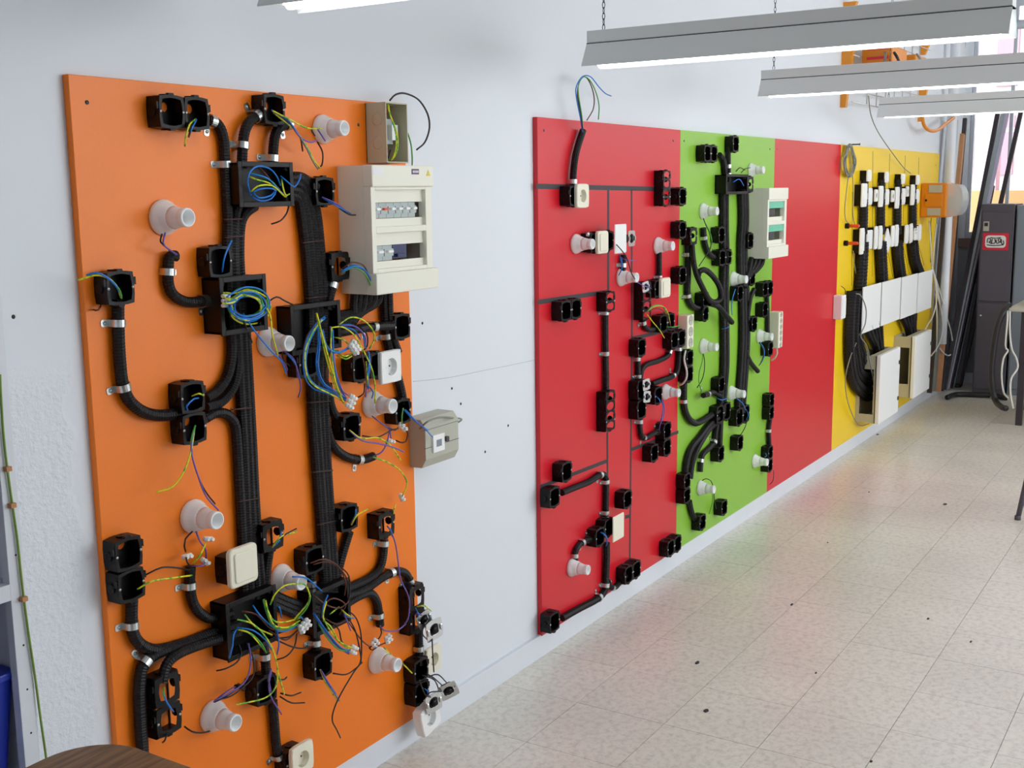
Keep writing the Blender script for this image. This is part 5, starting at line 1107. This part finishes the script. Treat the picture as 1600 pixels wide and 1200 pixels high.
# ducts and pipes by the window top
X = XB-0.02
cc = [PX(1511,42,X), PX(1560,40,X), PX(1598,38,X), PX(1640,36,X)]
top('pipe', G().tube(cc, 0.035, 10, step=0.1), 'window_frame', 'grey horizontal pipe across the window top right of the nearest lamp', 'pipe', org=cc[0])
cc = [PX(1493,50,X-0.05), PX(1493,100,X-0.05)]
top('pipe', G().tube(cc, 0.016, 8, step=0.1), 'alu_profile', 'thin vertical pipe above the farthest lamp by the window', 'pipe', org=cc[1])
cc = [PX(1476,100,X-0.1), PX(1480,90,X-0.1), PX(1492,84,X-0.1), PX(1503,80,X-0.1), PX(1506,70,X-0.1), PX(1507,50,X-0.1)]
top('hose', G().tube(cc, 0.015, 8, step=0.02), 'lilac_profile', 'pale curved hose in front of the window beside the vertical pipe', 'hose', org=cc[0])
# vertical pipe in the corner
x = P(1479,300,0.05).x
cc0, cc1 = Vector((9.62, -0.06, 0.35)), Vector((9.62, -0.06, ZC))
def fl(px, py, off): return P(px, py, off)
c_ = P(1477.5, 400, 0.08)
top('pipe', G().tube([(c_.x, c_.y, 0.42), (c_.x, c_.y, 1.8), (c_.x, c_.y, ZC)], 0.036, 14, step=0.5), 'trim_white', 'thick white vertical pipe at the end of the yellow board', 'pipe', org=(c_.x, c_.y, 0.42))

# ------------------------------------------------------------------ profiles leaning in the corner
def lean(label, top_px, bot_px, Xt, w_, t_, m_, zbot=0.0, ext=0.0):
    B_ = PF(bot_px[0], bot_px[1], zbot)
    if B_.x > Xt-0.05: B_ = PX(bot_px[0], bot_px[1], Xt-0.05); B_.z = max(B_.z, 0.002)
    if B_.y > -0.06: B_ = P(bot_px[0], bot_px[1], 0.06); B_.z = max(B_.z, 0.002)
    A_ = PX(top_px[0], top_px[1], Xt)
    if A_.y > -0.06: A_ = P(top_px[0], top_px[1], 0.06)
    A_ = A_+(A_-B_)*ext
    top('metal_profile' if m_ != 'wood_bar' else 'wooden_batten', G().bar(B_, A_, w_, t_, Vector((0, 1, 0.01))), m_, label, 'profile' if m_ != 'wood_bar' else 'batten', org=B_, group='bars leaning in the corner')
lean('dark profile leaning nearest the enclosures, its foot on the floor', (1487,187), (1452,614), 9.95, 0.035, 0.03, 'tape_black')
lean('grey aluminium bar leaning close to the white pipe', (1493,187), (1458,611), 9.98, 0.05, 0.03, 'alu_profile')
lean('pale wooden batten leaning among the dark profiles', (1504,210), (1466,612), 9.98, 0.055, 0.03, 'wood_bar')
lean('dark bar leaning just right of the wooden batten', (1508,185), (1471,611), 10.0, 0.03, 0.03, 'tape_black')
lean('leftmost of the wide set of profiles slanting to the right', (1557,187), (1475,609), 10.02, 0.035, 0.03, 'tape_black', ext=0.04)
lean('bluish aluminium profile in the middle of the slanting set', (1566,185), (1477,608), 10.03, 0.055, 0.03, 'alu_profile', ext=0.03)
lean('thin pale profile on the right flank of the slanting set', (1572,185), (1480,607), 10.03, 0.025, 0.03, 'lilac_profile', ext=0.03)
lean('black profile behind the slanting set, ending lower', (1551,290), (1485,606), 10.04, 0.05, 0.03, 'tape_black')
lean('dark profile passing behind the dark locker top', (1593,185), (1500,603), 10.05, 0.035, 0.03, 'tape_black', ext=0.03)
lean('grey profile hidden low behind the others near the dado', (1528,420), (1489,605), 10.03, 0.05, 0.03, 'cabinet_blue_grey')
lean('second dark profile low behind the slanting set', (1535,400), (1496,604), 10.04, 0.045, 0.03, 'locker_dark')

# ------------------------------------------------------------------ lockers
yl = PX(1534,318,9.6).y; yr = PX(1586,320,9.6).y; zt = PX(1560,319,9.6).z
o = root('locker', 'tall dark grey metal locker with a red-bordered sticker by the window wall', 'locker', (9.75, (yl+yr)/2, 0))
part('carcass', G().box(9.6, 9.98, yr, yl, 0, zt), 'locker_dark', o, bevel=0.004)
zs = PX(1550,472,9.6).z
part('door', G().box(9.585, 9.6, yr+0.012, yl-0.012, zs+0.01, zt-0.06), 'locker_dark', o, bevel=0.002)
part('door', G().box(9.585, 9.6, yr+0.012, yl-0.012, 0.04, zs-0.01), 'locker_dark', o, bevel=0.002)
a, b = PX(1537,346,9.58), PX(1545,361,9.58)
lk = part('lock_plate', G().box(9.575, 9.585, a.y, b.y, b.z, a.z), 'label_grey', o, 'pale lock plate')
part('keyhole', G().box(9.572, 9.575, a.y-0.008, b.y+0.008, (a.z+b.z)/2, a.z-0.01), 'dark_void', lk)
part('knob', G().revolve(PX(1532,493,9.58), (-1,0,0), [(0.008, -0.004), (0.008, 0.008), (0, 0.01)], 10), 'galvanised', o)
a, b = PX(1536,364,9.58), PX(1575,391,9.58)
st = part('sticker', G().box(9.582, 9.585, a.y, b.y, b.z, a.z), 'sticker_red', o, 'red-bordered white sticker')
ym, zm, wy, hz = (a.y+b.y)/2, (a.z+b.z)/2, abs(a.y-b.y)*0.40, abs(a.z-b.z)*0.36
part('sticker_field', G().prism((9.582, ym, zm), (0,-1,0), (0,0,1), (-1,0,0), rrect(wy*2, hz*2, hz*0.5, 3), 0.0015), 'sticker_white', st, 'white sticker field')
g = G(); sc = lambda q: (9.579, ym-q[0]*wy, zm+q[1]*hz)
for line in ([(-.8,-.2),(-.75,.45),(-.55,.5),(-.45,.1),(-.6,-.1),(-.35,-.35)], [(-.3,.45),(-.35,-.2),(-.15,-.3),(0,.0),(-.1,.4)], [(.05,.3),(.15,-.3),(.35,-.1),(.25,.35),(.5,.45),(.45,-.2)], [(.55,.4),(.6,-.3),(.8,-.35),(.75,.2)], [(-.8,-.55),(-.2,-.65),(.4,-.6),(.8,-.5)], [(-.5,.65),(0,.55),(.5,.7)]):
    g.tube([sc(q) for q in line], 0.0035, 5, step=0.004)
part('sticker_lettering', g, 'dark_void', st, 'black scrawled graphic lettering')
y2 = yr-0.012
o = root('cabinet', 'blue-grey metal cabinet right of the dark locker, cut by the frame', 'cabinet', (9.85, y2-0.4, 0))
part('carcass', G().box(9.62, 9.98, y2-0.85, y2, 0, zt-0.01), 'cabinet_blue_grey', o, bevel=0.004)
part('door', G().box(9.607, 9.62, y2-0.42, y2-0.01, 0.05, zt-0.04), 'cabinet_blue_grey', o, bevel=0.002)
part('door', G().box(9.607, 9.62, y2-0.84, y2-0.43, 0.05, zt-0.04), 'cabinet_blue_grey', o, bevel=0.002)
# work table in front of the cabinet
ZT = 0.74
t0 = PF(1573,478,ZT); t1 = PF(1576,486,ZT)
tx = 8.35; c_ = PX(1575,481,tx); ZT = c_.z; ty = c_.y
o = root('work_table', 'work table with a pale top edge in front of the lockers', 'table', (tx+0.4, ty-0.7, 0))
part('tabletop', G().box(tx, tx+0.75, ty-1.4, ty, ZT-0.025, ZT), 'label_grey', o, bevel=0.006)
for x, y in ((tx+0.06, ty-0.10), (tx+0.68, ty-0.06), (tx+0.06, ty-1.32), (tx+0.68, ty-1.32)):
    part('leg', G().box(x-0.02, x+0.02, y-0.02, y+0.02, 0, ZT-0.026), 'tape_black', o)
part('lower_shelf', G().box(tx+0.08, tx+0.66, ty-1.30, ty-0.08, 0.24, 0.255), 'wood_bar', o)
g = o
cab = root('cable_coil', 'pile of black cable lying on the far work table', 'cable coil', (tx+0.2, ty-0.15, ZT))
for i in range(7):
    cx, cy, rr = tx+0.22+random.uniform(-.03, .03), ty-0.20+random.uniform(-.03, .03), random.uniform(0.07, 0.13)
    pts = [(cx+rr*1.2*math.cos(a), cy+rr*math.sin(a), ZT+0.012+0.010*i+0.006*math.sin(a*2)) for a in [k*2*math.pi/12 for k in range(13)]]
    part('cable', G().tube(pts, 0.008, 7), 'wire_black', cab)
def hang(label, pts, r, m_):
    q = [PX(x, y, X_) for x, y, X_ in pts]
    top('cable', G().tube(q, r, 8), m_, label, 'cable', org=q[-1], group='cables hanging from the work table')
hang('thick black hose hanging from the far work table to the floor', [(1577,476,8.40),(1568,488,8.32),(1560,505,8.3),(1554,535,8.3),(1550,570,8.3),(1550,600,8.3),(1555,625,8.3),(1565,636,8.15),(1572,638,8.1)], 0.020, 'wire_black')
hang('thin white cable curving out to the left of the far table leg', [(1574,486,8.33),(1574,500,8.3),(1571,540,8.3),(1575,548,8.3),(1568,560,8.28),(1565,585,8.28),(1568,612,8.25),(1575,622,8.2)], 0.006, 'wire_white')
hang('second thin white cable nearer the far table leg', [(1578,486,8.33),(1578,520,8.3),(1581,545,8.3),(1588,560,8.3),(1590,575,8.28),(1580,592,8.25),(1579,615,8.2),(1583,638,8.1)], 0.006, 'wire_white')
q = [PF(1480,621,0.022), PF(1490,617,0.022), PF(1505,616,0.022), PF(1530,617,0.022), PF(1552,618,0.022), PF(1572,622,0.022)]
top('hose', G().tube(q, 0.020, 8), 'wire_black', 'black hose lying on the floor before the dark locker', 'hose', org=q[0])
c_ = PF(1496,601,0.02); top('hose_stub', G().revolve(c_-Vector((0,0,0.02)), (0,0,1), [(0.03, 0), (0.035, 0.01), (0.02, 0.03), (0, 0.033)], 10), 'wire_black', 'small black plug on the floor at the wall behind the hose', 'plug', org=c_)
# stool at the right edge
lx = PF(1590,812,0.0)
o = root('stool', 'green metal stool at the right frame edge, only one leg in view', 'stool', lx+Vector((0.12, -0.16, 0)))
for dx, dy, s1, s2 in ((0, 0, 1, -1), (0.28, 0, -1, -1), (0, -0.32, 1, 1), (0.28, -0.32, -1, 1)):
    b_ = lx+Vector((dx, dy, 0)); part('leg', G().tube([b_, b_+Vector((s1*0.015, s2*0.03, 0.22)), b_+Vector((s1*0.03, s2*0.06, 0.44))], 0.0125, 10, step=0.1).revolve(b_, (0,0,1), [(0.015, 0), (0.015, 0.02), (0.0125, 0.022)], 10), 'locker_dark', o)
ring = [lx+Vector((0.14+0.155*math.cos(a), -0.16+0.155*math.sin(a), 0.13)) for a in [k*2*math.pi/16 for k in range(17)]]
part('foot_ring', G().tube(ring, 0.008, 8, step=0.02), 'galvanised', o)
part('seat', G().revolve(lx+Vector((0.14, -0.16, 0.44)), (0,0,1), [(0.165, 0), (0.17, 0.01), (0.165, 0.03), (0, 0.032)], 28), 'wood_bar', o)

# ------------------------------------------------------------------ left side: shelves, earth cable, table
XE = P(50,1165,0.28).x+0.013
px0 = P(52,1100,0.28).x
o = root('shelf_unit', 'white-framed shelf unit at the left frame edge beside the rough wall', 'shelf', (XE-0.4, -0.14, 0))
zS = P(12,932,0.28).z; zt = 1.50
part('side_panel', G().box(XE-0.012, XE, -0.004, -0.262, 0, zt), 'trim_white', o)
pst = part('front_post', G().box(XE-0.030, XE, -0.263, -0.282, 0, zt), 'trim_white', o, bevel=0.001)
for z in (0.62, 0.70, 0.78, 0.86, 0.94, 1.02): part('shelf_hole', G().revolve((XE-0.014, -0.282, z), OUT, [(0.002, 0), (0.002, 0.0004), (0, 0.0005)], 6), 'dark_void', pst)
part('back_panel', G().box(XE-0.85, XE-0.012, -0.004, -0.012, 0, zt), 'shelf_back', o)
for z in (0.10, zS-0.404, zS, zt-0.02): part('shelf_board', G().box(XE-0.85, XE-0.012, -0.012, -0.262, z, z+0.018).box(XE-0.85, XE-0.030, -0.262, -0.282, z-0.008, z+0.020), 'trim_white', o)
part('side_panel', G().box(XE-0.862, XE-0.85, -0.004, -0.28, 0, zt), 'trim_white', o)
bx1 = XE-0.032
o = root('storage_bin', 'dark blue plastic bin on the shelf at the lower left corner', 'bin', (bx1-0.15, -0.15, zS-0.385))
vs = [(bx1-0.30, -0.03, zS-0.385), (bx1-0.01, -0.03, zS-0.385), (bx1-0.01, -0.24, zS-0.385), (bx1-0.30, -0.24, zS-0.385)]; vs += [(a+(0.02 if a > bx1-0.1 else -0.02), b+(0.01 if b > -0.1 else -0.02), zS-0.385+0.24) for a, b, c_ in vs]
part('bin_body', G().add(vs, [(0,1,2,3),(7,6,5,4),(0,4,5,1),(1,5,6,2),(2,6,7,3),(3,7,4,0)]), 'blue_box', o, bevel=0.008)
part('bin_rim', G().box(bx1-0.325, bx1+0.015, -0.015, -0.265, zS-0.385+0.232, zS-0.385+0.246), 'blue_box', o, bevel=0.003)
q = [P(x, y, 0.286) for x, y in ((0,585),(1,610),(5,675),(11,730),(19,787),(27,843),(33,900),(39,950),(46,1000),(55,1060),(63,1120),(71,1176),(76,1215))]
cb = top('cable', G().tube(q, 0.0021, 8), 'cable_olive', 'yellow and green earth cable running down the wall beside the white shelf', 'cable', org=q[-1])
for x, y in ((11,732), (18,789), (36,935)):
    k_ = P(x, y, 0.284); part('cable_clip', G().box(k_.x-0.006, k_.x+0.004, -0.280, -0.292, k_.z-0.004, k_.z+0.004), 'wood_bar', cb)
XTb, YTb = 1.155, -0.452
o = root('wooden_table', 'brown wooden table with a rounded corner at the bottom left of the frame', 'table', (0.6, -1.0, 0))
rr = 0.10; ol = [(-0.9, YTb), ]
ol = [(XTb-rr+rr*math.cos(a), YTb-rr+rr*math.sin(a)) for a in [math.radians(k*10) for k in range(0, 10)]] + [(-0.2, YTb), (-0.2, -1.25), (XTb, -1.25)]
vs = [(a, b, 0.715) for a, b in ol]+[(a, b, 0.740) for a, b in ol]; n = len(ol)
part('tabletop', G().add(vs, [tuple(reversed(range(n))), tuple(range(n, 2*n))]+[(i, (i+1) % n, (i+1) % n+n, i+n) for i in range(n)]), 'table_wood', o, bevel=0.003)
for x, y in ((1.07, -0.56), (-0.1, -0.56), (1.07, -1.15), (-0.1, -1.15)): part('leg', G().box(x-0.02, x+0.02, y-0.02, y+0.02, 0, 0.714), 'steel_dark', o)

# ------------------------------------------------------------------ scraps on the floor
random.seed(3)
desc = ['dark scrap nearest the viewer on the tiles', 'pale blue-black chip at the far right of the tiles', 'black chip in the middle of the tiles', 'small dark scrap left of the middle', 'dark flat scrap right of the middle of the floor', 'bluish scrap lower right', 'dark scrap far right below the bright floor patch', 'tiny dark speck below the plain red board', 'tiny speck below the green board', 'tiny grey scrap by the near enclosure', 'tiny scrap at the bottom of the frame', 'dark sliver under the white socket at the skirting']
for i, (x, y, s_) in enumerate(((1103,1111,0.016), (1517,1003,0.010), (1237,945,0.012), (1089,1036,0.015), (1450,967,0.010), (1275,1052,0.008), (1477,788,0.020), (1358,769,0.008), (1293,848,0.007), (1371,679,0.02), (1361,1190,0.009), (653,1143,0.018))):
    c_ = PF(x, y, 0.0); a = random.uniform(0, 3)
    ol = [(math.cos(t_+a)*s_*random.uniform(0.6, 1.1), math.sin(t_+a)*s_*0.5*random.uniform(0.6, 1.1)) for t_ in [k*math.pi/3 for k in range(6)]]
    top('scrap', G().prism(c_, XA, Vector((0,1,0)), ZA, ol, 0.003, 0.001), 'debris', desc[i], 'scrap', org=c_, group='scraps on the floor')

# ------------------------------------------------------------------ outside the window
zp = PX(1540, 298, 11.2).z
top('parapet', G().box(11.2, 11.35, -8, 1.5, -0.3, zp), 'parapet_ochre', 'ochre parapet wall outside, seen through the lower window panes', 'parapet', org=(11.27, -3, -0.3), kind='structure')
top('neighbour_yard', G().box(10.4, 40, -20, 14, -0.3, -0.1), 'street', 'pale ground outside behind the window', 'ground', org=(20, -3, -0.2), kind='structure')
o = root('apartment_building', 'pale pink building seen through the far window', 'building', (24, -2, 0))
part('wall', G().box(22, 26, -14, 10, -0.2, 9), 'facade_white', o)
for i in range(34):
    for j in range(5):
        part('facade_panel', G().box(21.9, 22, -13+i*0.66, -13+i*0.66+0.34, 0.3+j*1.5, 1.3+j*1.5), 'facade_pink', o)
o = root('railing', 'pale railing outside across the lower part of the window', 'railing', (11.8, -2.5, 0))
for i in range(24): part('bar', G().box(11.78, 11.81, -6.3+i*0.3, -6.27+i*0.3, -0.3, 2.1), 'facade_pink', o)
part('rail', G().box(11.77, 11.82, -6.4, 0.9, 2.1, 2.14), 'facade_white', o)
random.seed(9)
o = root('leafy_shrub', 'pale green shrub outside at the right of the window', 'shrub', (13.5, -1.6, 0))
g = G()
for i in range(900):
    a, b, r_ = random.uniform(0, 6.28), random.uniform(-1, 1), random.uniform(0.5, 1.0)
    p = Vector((13.5+r_*0.8*math.cos(a)*math.sqrt(1-b*b), -2.0+r_*1.1*math.sin(a)*math.sqrt(1-b*b), 2.2+r_*1.1*b))
    u = Vector((random.uniform(-1, 1), random.uniform(-1, 1), random.uniform(-1, 1))).normalized()*0.10; v = u.cross(Vector((random.uniform(-1, 1), 1, random.uniform(-1, 1)))).normalized()*0.05
    g.add([p-u, p+v, p+u, p-v], [(0,1,2,3)])
part('foliage', g, 'foliage', o, kind='stuff')
part('trunk', G().tube([(13.5, -2.0, -0.2), (13.48, -2.02, 1.0), (13.5, -2.0, 2.2)], 0.06, 8, step=0.3), 'wood_bar', o)
